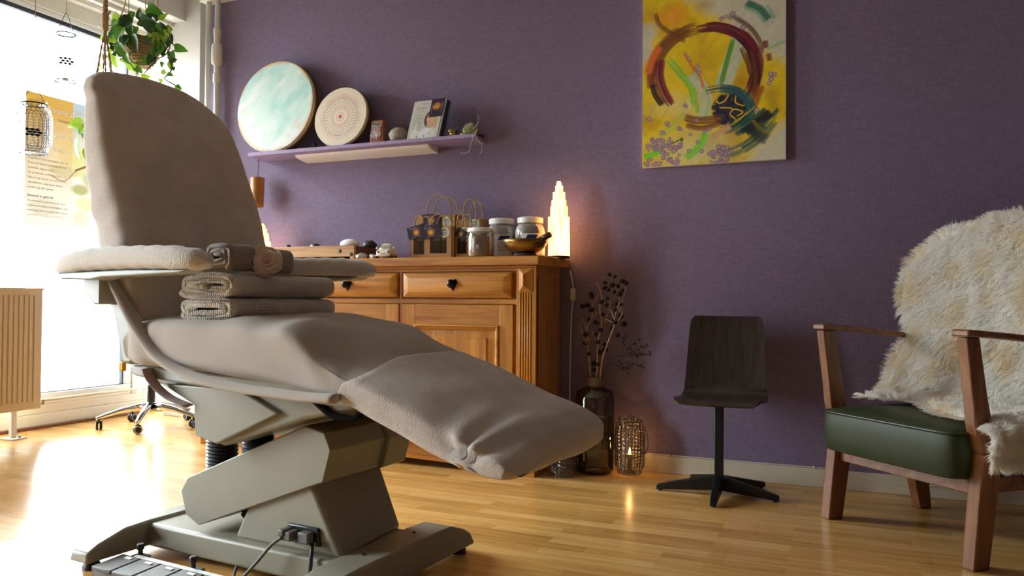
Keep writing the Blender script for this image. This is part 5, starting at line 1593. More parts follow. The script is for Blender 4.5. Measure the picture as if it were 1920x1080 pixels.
# ------------------------------------------------------------------ glass lanterns hanging before the window
def hanging_lantern(x, y, z0, h, r, lab, ztop, pat):
    t = thing('hanging_lantern', lab, 'lantern', (x, y, z0), 'clear glass lanterns hanging at the window')
    prof = [(.001, 0), (r * .72, .002), (r * .80, .012 * h / .3), (r * .80, .03 * h / .3), (r * .98, .055 * h / .3), (r, .08 * h / .3), (r, .215 * h / .3), (r * .9, .25 * h / .3), (r * .66, .268 * h / .3), (r * .66, .29 * h / .3), (r * .70, .295 * h / .3), (r * .70, .3 * h / .3)]
    obj('glass_body', MB().lathe([(a, z0 + b) for a, b in prof], (x, y, 0), 36, caps=False), 'hanging_glass', t, True)
    obj('foot_ring', MB().lathe([(r * .74, z0 + .001), (r * .80, z0 + .004), (r * .80, z0 + .010), (r * .76, z0 + .012)], (x, y, 0), 36, caps=False), 'smoke_glass', t, True)
    obj('neck_wire', MB().tube([(x + r * .69 * math.cos(a), y + r * .69 * math.sin(a), z0 + h * .94) for a in [2 * math.pi * k / 30 for k in range(31)]], .0045, 6), 'dark_stone', t, True)
    for k in range(9):      # printed dark lozenges facing the room
        i_, j_ = k % 3, k // 3
        a = rad(-38) + (i_ - 1 + .5 * (j_ % 2)) * .36 * (.07 / r)
        zz = z0 + h * (.31 + .048 * j_)
        e = Vector((x + (r + .0012) * math.cos(a), y + (r + .0012) * math.sin(a), zz)); tx = Vector((-math.sin(a), math.cos(a), 0)) * r * .19
        obj('print_lozenge', MB().add([e - tx, e - Vector((0, 0, h * .028)), e + tx, e + Vector((0, 0, h * .028))], [(0, 1, 2, 3)]), 'blue_bead', t)
    wt = z0 + h * 1.35
    obj('bail', MB().tube(catmull([(x - r * .2, y - r * .66, z0 + h * .94), (x - r * .05, y - r * .40, z0 + h * 1.12), (x, y, wt), (x + r * .05, y + r * .40, z0 + h * 1.12), (x + r * .2, y + r * .66, z0 + h * .94)], 8), .0022, 6), 'dark_stone', t, True)
    obj('cord', MB().tube([(x, y, wt), (x, y, ztop)], .0022, 6), 'jute', t, True)
    tag(obj('tea_light', MB().lathe([(.019, z0 + .012), (.019, z0 + .026), (.003, z0 + .026), (.002, z0 + .034)], (x, y, 0), 16), 'wax', None, 40), 'unlit tea light inside the %s hanging glass lantern' % ('higher' if 'higher' in lab else 'lower'), 'candle')


hanging_lantern(-4.68, 3.52, 2.343, .34, .084, 'clear glass lantern hanging higher, seen against plain bright window', 3.35, 0)
hanging_lantern(-4.5, 3.18, 1.798, .322, .102, 'clear glass lantern hanging lower, in front of the poster', 3.35, 0)

# ------------------------------------------------------------------ hanging plants in the bay
FW = Vector((-.387, .922, 0)); RT = Vector((.922, .387, 0)); UP = Vector((0, 0, 1))
leafmesh = {}


def leaf_mesh(kind, mat):
    """heart-shaped leaf folded along its midrib, base at the origin, tip along +y, unit length"""
    key = (kind, mat)
    if key in leafmesh: return leafmesh[key]
    w = [0, .34, .46, .47, .40, .28, .14, 0]; yv = [0, -.04, .12, .32, .52, .72, .88, 1.02]
    mid = [(0, y_ * .98 if i else 0.02, -.10 * (y_ * 1.3) ** 2 * (1 + kind * .5)) for i, y_ in enumerate([.02, .08, .18, .34, .52, .70, .88, 1.02])]
    V_, F_ = [], []
    for i in range(8):
        k = .8 + .1 * kind
        V_ += [(-w[i] * k, yv[i], mid[i][2] + w[i] * (.30 + .15 * kind)), mid[i], (w[i] * k, yv[i], mid[i][2] + w[i] * (.30 + .1 * (kind % 2)))]
    for i in range(7):
        a = i * 3
        F_ += [(a, a + 1, a + 4, a + 3), (a + 1, a + 2, a + 5, a + 4)]
    me = bpy.data.meshes.new('leaf'); me.from_pydata(V_, [], F_); me.materials.append(MATS[mat]); me.shade_smooth()
    leafmesh[key] = me
    return me


def leaf(parent, p, size, ang, mat, kind=0, tilt=0., roll=0.):
    """ang: direction the tip points to, seen from the room, 0 = down"""
    o = bpy.data.objects.new('leaf', leaf_mesh(kind, mat)); COL.objects.link(o); o.parent = parent
    tip = (-UP * math.cos(ang) + RT * math.sin(ang)) * math.cos(tilt) - FW * math.sin(tilt)
    nrm = -FW * math.cos(tilt) - (-UP * math.cos(ang) + RT * math.sin(ang)) * math.sin(tilt)
    side = tip.cross(nrm)
    M_ = Matrix((side, tip, nrm)).transposed() @ Matrix.Rotation(roll, 3, 'Y')
    m4 = (M_ * size).to_4x4(); m4.translation = Vector(p) - ORI[parent]
    o.matrix_local = m4
    return o


PC = Vector((-4.50, 3.95, 2.672)); PX = .00374
def PL(x, y, d=0.): return PC + RT * ((x - 268) * PX) + UP * ((95 - y) * PX) + FW * d
pp = thing('hanging_pothos', 'trailing green pothos in a round wicker basket hanging near the white pier', 'plant', PC - UP * .13)
bk = PL(268, 96)
prof = []
for k in range(17):
    a = rad(-88 + k * 7.4)
    prof.append((.118 * math.cos(a) * (1.05 if k > 11 else 1), .130 * math.sin(a)))
rings = MB()
obj('basket', MB().lathe(prof, bk, 28), 'wicker', pp, True)
for k in range(11):
    z = -.11 + k * .018; r = .119 * math.sqrt(max(.05, 1 - (z / .132) ** 2)) * (1.05 if z > .02 else 1)
    obj('basket_strand', MB().tube([bk + Vector((r * math.cos(a), r * math.sin(a), z + .004 * math.sin(a * 9 + k))) for a in [2 * math.pi * i / 28 for i in range(29)]], .006, 6), 'wicker', pp, True)
obj('potting_soil', MB().lathe([(.001, .052), (.116, .052), (.116, .045)], bk, 24), 'soil', pp)
for (x, y, x2) in ((243, 36, 244), (293, 36, 290)):
    obj('hanging_cord', MB().tube([PL(x, y + 8, 0), PL(x2 + 1, 20, 0), PL(x2, -86, 0)], .003, 6), 'jute', pp, True)
obj('hanging_cord', MB().tube([PL(268, 70, .11), PL(268, -86, 0)], .003, 6), 'jute', pp, True)
vines = [[(243, 0, -.02), (238, 26, -.03), (235, 40, -.05), (228, 55, -.06), (212, 68, -.06), (205, 82, -.06), (214, 92, -.07), (236, 96, -.10)],
         [(299, 0, 0), (302, 30, -.02), (297, 46, -.04), (310, 38, -.02)],
         [(250, 50, -.05), (222, 58, -.08), (200, 58, -.08)],
         [(290, 52, -.06), (315, 55, -.08), (330, 72, -.08), (333, 95, -.08), (328, 112, -.10), (312, 122, -.1)],
         [(300, 60, -.06), (322, 76, -.06), (336, 90, -.04), (342, 100, -.04)],
         [(318, 85, -.1), (332, 108, -.09), (336, 130, -.08), (334, 145, -.08), (325, 153, -.08), (326, 158, -.08), (340, 166, -.08), (352, 173, -.08)],
         [(312, 95, -.12), (308, 122, -.13), (296, 134, -.13), (276, 132, -.13), (265, 124, -.13), (266, 114, -.13), (276, 112, -.13)],
         [(310, 108, -.1), (308, 126, -.1), (295, 140, -.1), (286, 152, -.1)],
         [(262, 126, -.13), (270, 138, -.12), (278, 150, -.1)],
         [(226, 70, -.08), (218, 85, -.1), (226, 98, -.1), (212, 108, -.08), (208, 116, -.08)],
         [(240, 60, -.1), (228, 72, -.12), (224, 90, -.12)], [(300, 70, -.1), (312, 80, -.12), (308, 100, -.12), (318, 112, -.12)], [(304, 66, -.1), (320, 96, -.1), (304, 118, -.12)]]
for v_ in vines:
    obj('vine', MB().tube(catmull([PL(*p) for p in v_], 5), .0042, 6), 'branch' if v_[0][1] == 0 else 'pothos_dark', pp, True)
D_, G_, L_ = 'pothos_dark', 'pothos_leaf', 'pothos_light'
for (x, y, s, a, m_, d) in ((270, 82, 30, 8, D_, -.15), (228, 108, 27, 10, L_, -.06), (246, 98, 24, 30, G_, -.15), (316, 46, 22, 165, L_, -.06), (286, 18, 28, 60, G_, -.04), (256, 46, 17, 170, D_, -.06), (226, 42, 15, 190, L_, -.02), (296, 58, 26, 40, D_, -.13),
        (282, 50, 27, 70, D_, -.12), (262, 48, 26, -40, D_, -.12), (242, 52, 24, -20, G_, -.12), (252, 66, 26, -25, G_, -.14), (262, 84, 24, -30, D_, -.145), (308, 62, 24, 30, G_, -.12), (324, 60, 16, 20, L_, -.08), (322, 74, 22, -8, L_, -.10), (318, 90, 24, -15, G_, -.11), (314, 104, 20, -30, G_, -.11), (338, 98, 21, 92, G_, -.05),
        (335, 104, 19, 10, G_, -.07), (331, 121, 15, 85, D_, -.08), (334, 126, 14, 10, L_, -.08), (326, 142, 13, -70, L_, -.08), (328, 148, 13, 80, G_, -.08), (317, 156, 9, 0, L_, -.08), (346, 168, 11, 45, G_, -.08), (284, 154, 14, 90, L_, -.1), (262, 128, 18, 30, L_, -.1), (272, 138, 15, 60, G_, -.1),
        (290, 118, 15, 30, G_, -.12), (258, 116, 17, 20, G_, -.13), (212, 110, 12, -20, L_, -.06), (206, 74, 17, 10, L_, -.05), (220, 78, 16, 0, L_, -.05), (224, 92, 17, 40, L_, -.06), (216, 92, 15, -10, L_, -.03), (288, 126, 14, 60, G_, -.12), (306, 118, 18, -20, D_, -.12), (302, 84, 18, -10, D_, -.14), (238, 60, 20, -10, D_, -.1), (246, 46, 16, -60, D_, -.08), (274, 40, 18, 190, D_, -.04), (290, 44, 20, 110, D_, -.07), (330, 84, 14, 0, D_, -.08), (306, 76, 20, 20, L_, -.12), (322, 126, 10, -20, G_, -.09), (187, 118, 12, 0, L_, .06), (250, 120, 14, 40, L_, -.12), (300, 46, 22, 20, D_, -.1), (266, 62, 24, 15, D_, -.14), (278, 66, 22, -15, G_, -.15), (340, 134, 7, 10, D_, -.08)):
    leaf(pp, PL(x, y, d), s * PX * 1.08, rad(a), m_, RNG.integers(0, 3), RNG.uniform(-.45, .45), RNG.uniform(-.5, .5))

for i in range(26):
    a = RNG.uniform(0, 6.283); r_ = RNG.uniform(.75, 1.2)
    x, y = 268 + 44 * r_ * math.cos(a), 72 + 34 * r_ * math.sin(a)
    leaf(pp, PL(x, y, RNG.uniform(-.13, .06)), RNG.uniform(11, 19) * PX, RNG.uniform(-1.2, 1.2) + (.6 if x > 268 else -.6), (D_, D_, G_, L_)[i % 4], i % 3, RNG.uniform(-.5, .5), RNG.uniform(-.7, .7))

# second plant in a knotted jute hanger, mostly hidden by the backrest
QC = Vector((-4.50, 3.665, 2.02))
qp = thing('macrame_planter', 'white pot with a plant in a long knotted jute hanger before the window', 'plant', QC - UP * .17)
tz = 3.35
braid = MB()
for k in range(3):
    braid.tube([QC + Vector((.008 * math.cos(i * .9 + 2.09 * k), .008 * math.sin(i * .9 + 2.09 * k), 0)) + UP * (.76 + i * .0125) for i in range(47)], .009, 7)
obj('braid', braid, 'jute', qp, True)
obj('knot', MB().lathe([(.012, .69), (.020, .70), (.022, .73), (.019, .75), (.023, .77), (.022, .80), (.014, .812)], QC, 14), 'jute', qp, True)
obj('knot_tail', MB().tube(catmull([QC + UP * .79, QC + RT * .02 + UP * .80, QC + RT * .034 + UP * .825], 4), .006, 6), 'jute', qp, True)
for k in range(6):
    a = 2 * math.pi * k / 6 + .5
    e = Vector((.112 * math.cos(a), .112 * math.sin(a), 0))
    m = MB()
    for ph in (0, math.pi):
        m.tube([QC + e * (i / 26) ** .92 + UP * (.70 - .72 * i / 26) + Vector((.004 * math.cos(i * 1.6 + ph), .004 * math.sin(i * 1.6 + ph), 0)) for i in range(27)], .0034, 6)
    obj('strand', m, 'jute', qp, True)
    obj('strand_knot', MB().ellip(QC + e + UP * -.02, (.010, .010, .014), 10, rough=.3), 'jute', qp, True)
    obj('lower_strand', MB().tube(catmull([QC + e + UP * -.03, QC + e * 1.0 + UP * -.10, QC + e * .7 + UP * -.18, QC + UP * -.25], 4), .004, 6), 'jute', qp, True)
obj('pot', MB().lathe([(.07, -.17), (.085, -.165), (.104, -.01), (.106, 0), (.100, 0), (.098, -.02), (.001, -.02)], QC, 28), 'clay_white', qp, 40)
obj('potting_soil', MB().lathe([(.001, -.018), (.098, -.018), (.098, -.025)], QC, 20), 'soil', qp)
for i in range(18):
    a = 2 * math.pi * i / 18
    r = .075 + .05 * (i % 3) / 2
    leaf(qp, QC + RT * (r * math.cos(a)) + FW * (r * math.sin(a)) + UP * (.02 + .05 * ((i * 7) % 5) / 4), .075 + .02 * (i % 2), rad((-120 if math.cos(a) < 0 else 120) * (.3 + .2 * (i % 3))), ('pothos_leaf', 'pothos_light')[i % 2], i % 3, RNG.uniform(-.4, .4), RNG.uniform(-.8, .8))
for (x, y, s, a, m_) in ((-.115, .055, .09, -15, G_), (-.155, -.03, .15, -5, G_), (-.10, -.10, .08, -10, L_)):
    leaf(qp, QC + RT * x + UP * y, s, rad(a), m_, 0, .1, .9 if s > .1 else .2)

# ------------------------------------------------------------------ moulded plywood chair on a star base
sc = thing('school_chair', 'small dark plywood shell chair on a black steel star base against the wall', 'chair', (-.52, 3.81, 0))
prof = [(-.205, .452), (-.195, .466), (-.17, .474), (-.12, .470), (-.04, .460), (.05, .455), (.11, .462), (.14, .485), (.155, .53), (.165, .60), (.178, .70), (.192, .79), (.198, .835), (.20, .856)]
wid = [.165, .185, .196, .202, .204, .206, .205, .200, .196, .192, .186, .180, .172, .155]
P2 = catmull([(a, 0, b) for a, b in prof], 4); W2 = [p.x for p in catmull([(w, 0, 0) for w in wid], 4)]
TH = .012
front, back = [], []
for i, p in enumerate(P2):
    d = (P2[min(i + 1, len(P2) - 1)] - P2[max(i - 1, 0)]).normalized(); n_ = Vector((-d.z, 0, d.x))
    fr_, bk_ = [], []
    for j in range(17):
        s = j / 16 * 2 - 1
        cup = .022 * s * s * (1 if i > 28 else .35)
        x = -.508 + s * W2[i]
        q = p + n_ * cup
        fr_.append((x, 3.815 + q.x, q.z)); q = q - n_ * TH; bk_.append((x, 3.815 + q.x, q.z))
    front.append(fr_); back.append(bk_)
rings = [f + b[::-1] for f, b in zip(front, back)]
obj('shell', MB().loft(rings), 'dark_ply', sc, 50)
obj('seat_plate', MB().box(-.58, -.44, 3.75, 3.87, .430, .446), 'black_metal', sc, bevel=.003)
obj('post', MB().box(-.537, -.497, 3.79, 3.83, .07, .436), 'black_metal', sc, bevel=.004)
cen = Vector((-.518, 3.81, 0))
for (x, y) in ((-.815, 3.80), (-.512, 3.572), (-.243, 3.795), (-.335, 4.07), (-.69, 4.09)):
    e = Vector((x, y, 0)); d = (e - cen).normalized(); n_ = Vector((-d.y, d.x, 0)); L = (e - cen).length
    rings = [[cen + d * s + n_ * a + UP * b for a, b in ((-w, z0), (w, z0), (w, z1), (-w, z1))] for s, w, z0, z1 in ((.0, .022, .03, .095), (.05, .020, .025, .09), (L - .01, .014, .006, .032), (L, .013, .004, .028))]
    lg = obj('leg', MB().loft(rings), 'black_metal', sc, bevel=.003)
    obj('glide', MB().lathe([(.009, 0), (.010, .006), (.006, .008)], e - d * .018, 10), 'black_rubber', lg)

# ------------------------------------------------------------------ teak armchair
AO = Vector((-.031, 3.637, 0)); AW = Vector((.69, -.724, 0)); AD = Vector((.724, .69, 0))


def AC(w, d, z):
    p = AO + AW * w + AD * d
    return (p.x, p.y, z)


ac = thing('armchair', 'mid-century wooden armchair with green leatherette seat and back', 'armchair', AC(.36, .28, 0))
for w in (.022, .698):
    s = 1 if w < .3 else -1
    obj('leg', MB(AC).prism([(-.042, 0), (.034, 0), (.094, .34), (.088, .40), (.002, .40), (.0, .34)], w - .026, w + .026, 'yz'), 'teak', ac, bevel=.005)
    obj('arm_support', MB(AC).prism([(.002, .40), (.088, .40), (.058, .50), (.034, .60), (-.004, .808), (-.066, .808), (-.034, .58), (-.026, .50)], w - .022 + .0, w + .022, 'yz'), 'teak', ac, bevel=.005)
    obj('leg', MB(AC).prism([(.485, 0), (.552, 0), (.515, .36), (.40, .36)], w - .024, w + .024, 'yz'), 'teak', ac, bevel=.005)
    obj('side_rail', MB(AC).prism([(.06, .262), (.06, .318), (.45, .300), (.47, .250)], w - .016, w + .016, 'yz'), 'teak_x', ac, bevel=.004)
    # arm rest, wider in front
    A_ = [[w - .034, w + .034], [w - .036, w + .036], [w - .030, w + .030], [w - .024, w + .024], [w - .022, w + .022]]
    rings = []
    for (a, b), d, z in zip(A_, (-.075, -.06, .15, .38, .53), (.810, .812, .797, .775, .758)):
        rings.append([(a, d, z), (b, d, z), (b, d, z + .024), (a, d, z + .024)])
    obj('armrest', MB(AC).loft(rings), 'teak_x', ac, bevel=.006)
    obj('back_post', MB(AC).prism([(.45, .26), (.50, .26), (.60, 1.20), (.565, 1.20)], w - .018, w + .018, 'yz'), 'teak', ac, bevel=.004)
obj('front_rail', MB(AC).box(.048, .672, .018, .046, .248, .300), 'teak_x', ac, bevel=.004)
obj('rear_rail', MB(AC).box(.046, .674, .44, .465, .25, .30), 'teak_x', ac, bevel=.004)
# seat cushion with crown and piping
rings = []
for z, g in ((.308, .0), (.316, .006), (.40, .012), (.455, .010), (.470, .004), (.484, -.03), (.493, -.09), (.497, -.18)):
    rings.append([(w, d, z) for w, d in superring(40, .315 + g, .28 + g, 12, .36, .205)])
sc_ = obj('seat_cushion', MB(AC).loft(rings), 'green_leatherette', ac, 50)
pipe = [(w, d, .468) for w, d in superring(64, .315 + .009, .28 + .009, 12, .36, .205)]
obj('piping', MB(AC).tube(pipe + [pipe[0]], .0055, 6), 'piping_dark', sc_, True)
rings = []
for z, dc, hd in ((.47, .43, .03), (.48, .435, .042), (.8, .485, .048), (1.1, .535, .046), (1.225, .556, .042), (1.245, .56, .03)):
    rings.append([(w, d, z) for w, d in superring(32, .315 if .475 < z < 1.24 else .305, hd, 6, .36, dc)])
obj('backrest', MB(AC).loft(rings), 'green_leatherette', ac, 50)

# sheepskin thrown over back and seat
path = [(.615, 1.16), (.61, 1.235), (.575, 1.272), (.53, 1.272), (.497, 1.235), (.475, 1.15), (.44, .96), (.405, .76), (.375, .62), (.345, .545), (.29, .515), (.2, .508), (.1, .503), (.0, .497), (-.06, .49)]
PP = catmull([(0, a, b) for a, b in path], 6)
cum = [0.]
for a, b in zip(PP, PP[1:]): cum.append(cum[-1] + (b - a).length)
TOT = cum[-1]


def skin_pt(s, w):
    i = int(np.clip(np.searchsorted(cum, s) - 1, 0, len(PP) - 2))
    f = (s - cum[i]) / max(1e-6, cum[i + 1] - cum[i]); p = PP[i].lerp(PP[i + 1], f)
    d = (PP[i + 1] - PP[i]).normalized(); n_ = Vector((0, -d.z, d.y)) * -1
    if n_.y > 0 and abs(n_.y) > abs(n_.z): n_ = -n_
    if abs(n_.z) >= abs(n_.y) and n_.z < 0: n_ = -n_
    if s < cum[8]: n_ = Vector((0, .8, .2)).normalized()
    w0 = w; z = p.z; y = p.y
    if s > s_of(.62) and w > .725:      # hangs over the right side under the arm
        ov = w - .725; z += .075 * min(1, ov / .07) ** .6 - ov * 1.25; w0 = .725 + .05 * min(1, ov / .06); n_ = (n_ * .25 + Vector((.95, -.15, .1))).normalized()
    if s > s_of(.75) and s < s_of(.50) and w < .0:   # stands up a little against the far arm
        z += 0
    return Vector((w0, y, z)), n_


def s_of(z):
    for i, p in enumerate(PP):
        if i > 20 and p.z <= z: return cum[i]
    return TOT


zk = [1.30, 1.262, 1.23, 1.18, 1.095, .997, .92, .875, .83, .79, .74, .705, .64, .58, .54, .515, .508]
wl = [.34, .24, .16, .085, .01, -.02, -.015, .0, .045, .05, .03, .0, -.02, -.03, -.03, -.02, -.01]


def bounds(s):
    i = int(np.clip(np.searchsorted(cum, s), 0, len(PP) - 1)); p = PP[i]
    if i <= 18:
        return (.30, .70)
    if p.z > .509 or p.y > .3:
        a = float(np.interp(-p.z, [-z for z in zk], wl))
        b = .70 if p.z > .9 else .74
        if p.z < .62: b = .90
        return (a, b)
    d = p.y
    return None, d


def inside(s, w):
    b = bounds(s)
    if b[0] is not None: return b[0] <= w <= b[1]
    d = b[1]
    if w > .725: return w < .88 and -.0 - (w - .725) * .2 < d < .36
    if w < 0: return d > .2 and w > -.04
    dmin = float(np.interp(w, [-.04, .05, .12, .2, .3, .37, .46, .55, .68, .725], [.16, .155, .18, .225, .20, .14, .085, .045, .03, .0]))
    return d >= dmin


sk = thing('sheepskin', 'thick cream sheepskin thrown over the back and seat of the wooden armchair', 'sheepskin', AC(.36, .3, .5))
ns, nw = 80, 64
vs, ids, fs = [], {}, []
for i in range(ns + 1):
    s = TOT * i / ns
    for j in range(nw + 1):
        w = -.05 + .95 * j / nw
        p, n_ = skin_pt(s, w)
        q = Vector(AC(*(p + n_ * .004)))
        ids[i, j] = len(vs); vs.append(tuple(q))
for i in range(ns):
    for j in range(nw):
        if inside(TOT * (i + .5) / ns, -.05 + .95 * (j + .5) / nw):
            fs.append((ids[i, j], ids[i, j + 1], ids[i + 1, j + 1], ids[i + 1, j]))
used = sorted({i for f in fs for i in f}); rm = {k: n for n, k in enumerate(used)}
obj('hide', MB().add([vs[k] for k in used], [tuple(rm[i] for i in f) for f in fs]), 'fleece', sk, True)
NF = 96000; K = 6
rg = np.random.default_rng(3)
pos = np.zeros((NF, K, 3), np.float32)
n = 0
c0 = Vector(ORI[sk])
nzv = noise.noise_vector
s_lobe = s_of(.62)
while n < NF:
    s = rg.uniform(0, TOT); w = rg.uniform(-.05, .90)
    if n % 4 == 0: s = rg.uniform(s_lobe, TOT); w = rg.uniform(.68, .90)
    if not inside(s, w): continue
    if not inside(s + .012, w) and rg.random() < .3: pass
    p, n_ = skin_pt(s, w)
    clump = nzv(Vector((s * 16, w * 16, 3.))) ; fine = nzv(Vector((s * 60, w * 60, 9.)))
    L = .038 * (1 + .35 * noise.noise(Vector((s * 9, w * 9, 1.)))) * rg.uniform(.75, 1.15)
    if s > s_of(.53): L *= .85
    if p.z < .5 and w > .72: L *= 1.35
    edge = 0
    for (ds, dw) in ((.03, 0), (-.03, 0), (0, .03), (0, -.03)):
        if not inside(min(max(s + ds, 0), TOT), w + dw):
            e_, _ = skin_pt(min(max(s + ds, 0), TOT), w + dw)
            o_ = (e_ - p)
            edge = (edge + o_.normalized() * .9) if edge else o_.normalized() * .9
    dr = n_ * 1.0 + clump * .34 + fine * .35 + Vector((0, 0, -.35))
    if w > .73: dr = dr + Vector((rg.normal(), rg.normal(), rg.normal())) * .35 + fine * .4
    if edge: dr = dr * .55 + edge; L *= 1.1
    dr.normalize()
    cur = Vector((rg.normal(), rg.normal(), rg.normal())) * .16
    q = p + n_ * .004
    for k in range(K):
        pos[n, k] = Vector(AC(*q)) - c0
        dd = (dr + cur * math.sin(k * 1.3) + Vector((0, 0, -.14 * k)) + clump * .10 * k).normalized()
        q = q + dd * (L / (K - 1))
        if q.z < .503 and q.y > -.08 and q.x < .70: q.z = .503 + .001 * k
    n += 1
hc = bpy.data.hair_curves.new('fleece')
hc.add_curves([K] * NF)
hc.attributes['position'].data.foreach_set('vector', pos.ravel())
ra = hc.attributes.get('radius') or hc.attributes.new('radius', 'FLOAT', 'POINT')
ra.data.foreach_set('value', np.tile(np.linspace(.0009, .00028, K), NF).astype(np.float32))
hc.materials.append(MATS['fleece'])
fo = bpy.data.objects.new('fleece', hc); COL.objects.link(fo); fo.parent = sk; fo['kind'] = 'stuff'

# ------------------------------------------------------------------ bottle vase with dried stems, lanterns on the floor
vx, vy = -1.212, 4.06
vz = thing('bottle_vase', 'tall smoky glass bottle vase with a stoneware neck, holding dried branches', 'vase', (vx, vy, 0))
obj('glass_body', MB().lathe([(.001, .004), (.095, .004), (.106, .02), (.107, .40), (.095, .440), (.05, .458), (.042, .465)], (vx, vy, 0), 40, caps=False), 'smoke_glass', vz, True)
obj('neck_cup', MB().lathe([(.034, .435), (.040, .44), (.043, .512), (.038, .514), (.034, .45)], (vx, vy, 0), 24), 'cork', vz, 40)
BX = .00272
def BP(x, y, d=0.): return Vector((vx + (x - 1105) * BX * 1.0, vy - .0 + d, .512 + (707 - y) * BX))
br = thing('dried_branches', 'pale dried branches with dark round pods standing in the bottle vase', 'dried flowers', (vx, vy, .45))
stems = [([(1098, 735), (1092, 670), (1088, 640), (1086, 608), (1096, 588), (1097, 566), (1104, 552), (1110, 540)], .0052, .02), ([(1106, 735), (1110, 690), (1112, 635), (1120, 598), (1115, 568), (1120, 545), (1109, 517)], .0055, -.01), ([(1112, 738), (1119, 690), (1124, 664), (1136, 632), (1147, 603), (1150, 580), (1158, 556)], .005, -.03),
         ([(1148, 600), (1162, 580), (1161, 560)], .003, -.02), ([(1149, 590), (1141, 570)], .003, -.04), ([(1120, 598), (1131, 570), (1133, 550)], .0034, .03), ([(1097, 588), (1112, 575)], .003, .0), ([(1087, 610), (1078, 586)], .003, .0), ([(1110, 637), (1102, 620), (1098, 612)], .003, .0), ([(1088, 640), (1072, 600)], .003, -.01), ([(1115, 568), (1109, 552)], .0025, .02), ([(1146, 597), (1131, 590)], .0025, -.03), ([(1090, 638), (1096, 628)], .0022, 0), ([(1152, 575), (1162, 540), (1165, 525)], .0026, .03), ([(1158, 556), (1150, 540), (1146, 522)], .0024, .01)]
for p, r, d in stems:
    P = catmull([BP(x, y, d * min(1, max(0, (735 - y) / 120))) for x, y in p], 4)
    obj('branch', MB().tube(P, [r * (1 - .5 * i / len(P)) for i in range(len(P))], 6), 'branch', br, True)
pods = [(1137, 502), (1149, 506), (1124, 517), (1139, 522), (1149, 524), (1158, 514), (1165, 518), (1136, 532), (1146, 536), (1158, 540), (1165, 533), (1094, 539), (1101, 545), (1123, 528), (1134, 549), (1113, 555), (1121, 556), (1150, 560), (1160, 561), (1133, 562), (1075, 565), (1087, 563), (1149, 571), (1154, 584), (1145, 592), (1161, 600), (1140, 607), (1118, 612), (1108, 621), (1091, 621), (1150, 622), (1115, 636), (1084, 639), (1125, 641), (1114, 657), (1123, 652), (1094, 660), (1100, 680), (1102, 597), (1112, 598), (1090, 592), (1099, 572), (1122, 581), (1103, 692), (1115, 680), (1148, 596)]
podm = [MB().ellip((0, 0, 0), (.0125, .0125, .0115), 10, rough=.25), MB().ellip((0, 0, 0), (.0145, .014, .013), 10, rough=.35)]
pme = []
for m in podm:
    me = bpy.data.meshes.new('seed_pod'); me.from_pydata(m.v, [], m.f); finish(me, 'pod', True); pme.append(me)
for i, (x, y) in enumerate(pods):
    o = bpy.data.objects.new('seed_pod', pme[i % 2]); COL.objects.link(o); o.parent = br
    o.location = BP(x, y, RNG.uniform(-.05, .04)) - ORI[br]
    s = RNG.uniform(.8, 1.15); o.scale = (s, s, s)
fe = thing('dark_fern_sprig', 'thin blackish dried sprig leaning out of the bottle vase to one side', 'dried flowers', (vx + .02, vy, .45))
obj('stem', MB().tube(catmull([BP(1115, 730), BP(1128, 690, -.02), BP(1150, 665, -.04), BP(1168, 660, -.05), BP(1190, 655, -.05), BP(1222, 658, -.05)], 5), .0022, 6), 'dark_twig', fe, True)
for k, (x0, y0, x1, y1) in enumerate(((1165, 662, 1200, 626), (1168, 660, 1215, 640), (1160, 664, 1225, 656), (1158, 668, 1208, 682), (1140, 680, 1180, 685), (1150, 666, 1178, 692), (1168, 645, 1172, 620))):
    a, b = BP(x0, y0, -.05), BP(x1, y1, -.05 + .03 * math.sin(k * 2))
    tw_ = obj('twig', MB().tube([a, a.lerp(b, .5) + UP * .006, b], .0014, 5), 'dark_twig', fe, True)
    m = MB()
    for i in range(9):
        q = a.lerp(b, .3 + .7 * i / 8) + Vector((RNG.normal() * .006, RNG.normal() * .012, RNG.normal() * .008))
        m.ellip(q, (.0065, .003, .0045), 6, rough=.4)
    lf = obj('dry_leaves', m, 'dark_twig', fe); lf['kind'] = 'stuff'


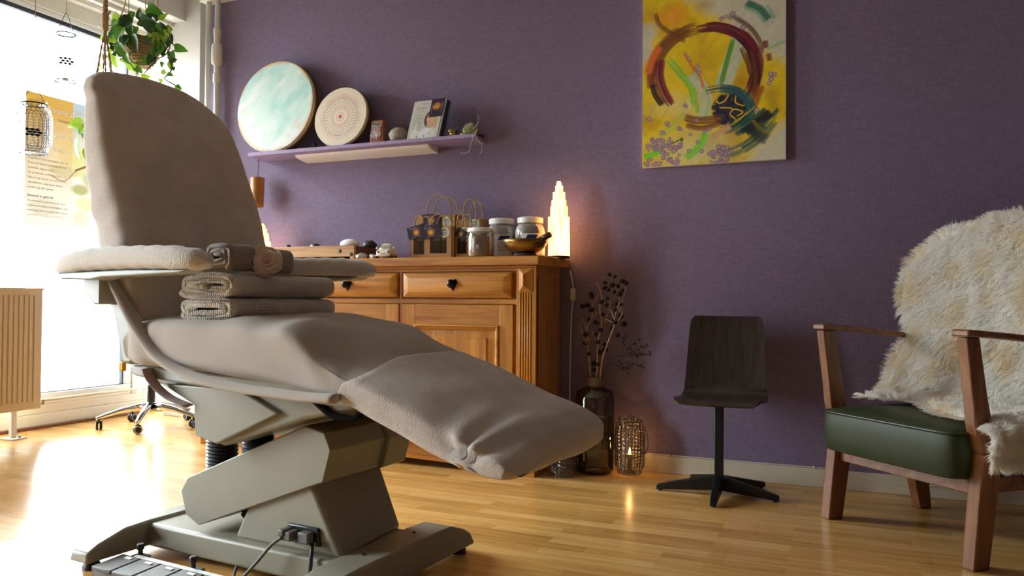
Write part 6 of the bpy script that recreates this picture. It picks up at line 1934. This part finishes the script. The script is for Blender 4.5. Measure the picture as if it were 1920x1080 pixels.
def lantern(x, y, h, r, lab, lit, tl_lab):
    t = thing('glass_lantern', lab, 'lantern', (x, y, 0), 'patterned glass lanterns on the floor')
    k = h / .30
    prof = [(.001, .001), (r * .74, .001), (r * .8, .006), (r * .8, .022 * k), (r * .96, .042 * k), (r, .07 * k), (r, .205 * k), (r * .93, .245 * k), (r * .74, .268 * k), (r * .72, .288 * k), (r * .77, .293 * k), (r * .77, .30 * k)]
    obj('glass_body', MB().lathe(prof, (x, y, 0), 36, caps=False), 'lantern_glass', t, True)
    obj('neck_wire', MB().tube([(x + r * .79 * math.cos(a), y + r * .79 * math.sin(a), .283 * k) for a in [2 * math.pi * i / 30 for i in range(31)]], .003, 6), 'black_metal', t, True)
    obj('bail', MB().tube(catmull([(x - r * .80, y - .005, .283 * k), (x - r * .84, y - r * .5, .2 * k), (x - r * .3, y - r * 1.1, .115 * k), (x + r * .6, y - r * 1.05, .105 * k), (x + r * 1.22, y - r * .5, .14 * k), (x + r * 1.2, y - .02, .215 * k), (x + r * .80, y - .005, .283 * k)], 8), .0022, 6), 'black_metal', t, True)
    c = thing('tea_light', tl_lab, 'candle', (x, y, .03))
    zb = .09 * k if lit else .03
    obj('cup', MB().lathe([(.001, zb), (.021, zb), (.022, zb + .016), (.020, zb + .016), (.019, zb + .012), (.001, zb + .012)], (x, y, 0), 20), 'steel', c, 40)
    obj('wax', MB().lathe([(.001, zb + .013), (.0185, zb + .013)], (x, y, 0), 18, caps=False), 'wax', c)
    if lit:
        obj('holder', MB().lathe([(.02, .004), (.03, .01), (.012, .02), (.012, zb - .004), (.026, zb)], (x, y, 0), 20), 'smoke_glass', c, True)
        obj('flame', MB().lathe([(.001, zb + .016), (.006, zb + .022), (.0065, zb + .028), (.003, zb + .042), (.0005, zb + .052)], (x, y, 0), 12), 'flame', c, True)
        li = bpy.data.lights.new('tea_light_glow', 'POINT'); li.energy = .55; li.color = (1, .52, .18); li.shadow_soft_size = .01
        lo_ = bpy.data.objects.new('tea_light_glow', li); lo_.location = (x, y - .012, zb + .07); COL.objects.link(lo_)


lantern(-1.025, 4.095, .30, .083, 'smoky diamond-cut glass lantern with a lit tea light standing by the wall', True, 'lit tea light inside the glass lantern by the wall')
lantern(-1.338, 3.90, .16, .075, 'low smoky glass lantern on the floor partly behind the leg rest', False, 'unlit tea light in the low lantern by the leg rest')

# ------------------------------------------------------------------ socket and cable on the purple wall
t = thing('wall_socket', 'cream wall switch and socket plate on the purple wall above the armchair', 'socket', (.726, YW - .008, 1.275))
obj('plate', MB().box(.676, .776, YW - .010, YW, 1.275, 1.357), 'socket_plastic', t, bevel=.003)
obj('rocker', MB().box(.688, .704, YW - .016, YW - .008, 1.295, 1.342), 'socket_plastic', t, bevel=.002)
obj('outlet', MB().lathe([(.021, 0), (.021, -.004), (.018, -.004), (.017, .004)], (.745, YW - .010, 1.315), 24, Matrix.Rotation(rad(90), 3, 'X'), caps=False), 'socket_plastic', t, 40)
t = thing('wall_cable', 'thin white cable clipped along the top of the baseboard', 'cable', (0, 4.185, .09))
obj('wire', MB().tube(catmull([(-.95, 4.192, .097), (-.83, 4.190, .098), (-.4, 4.19, .097), (.0, 4.19, .096), (.1, 4.182, .075), (.3, 4.178, .05), (.6, 4.18, .07), (1.2, 4.18, .06)], 6), .003, 6), 'white_cable', t, True)
for x in (-.83, -.1):
    obj('clip', MB().ellip((x, 4.188, .099), (.008, .006, .006), 8), 'white_cable', t, True)

for k in list(ORI):
    pass
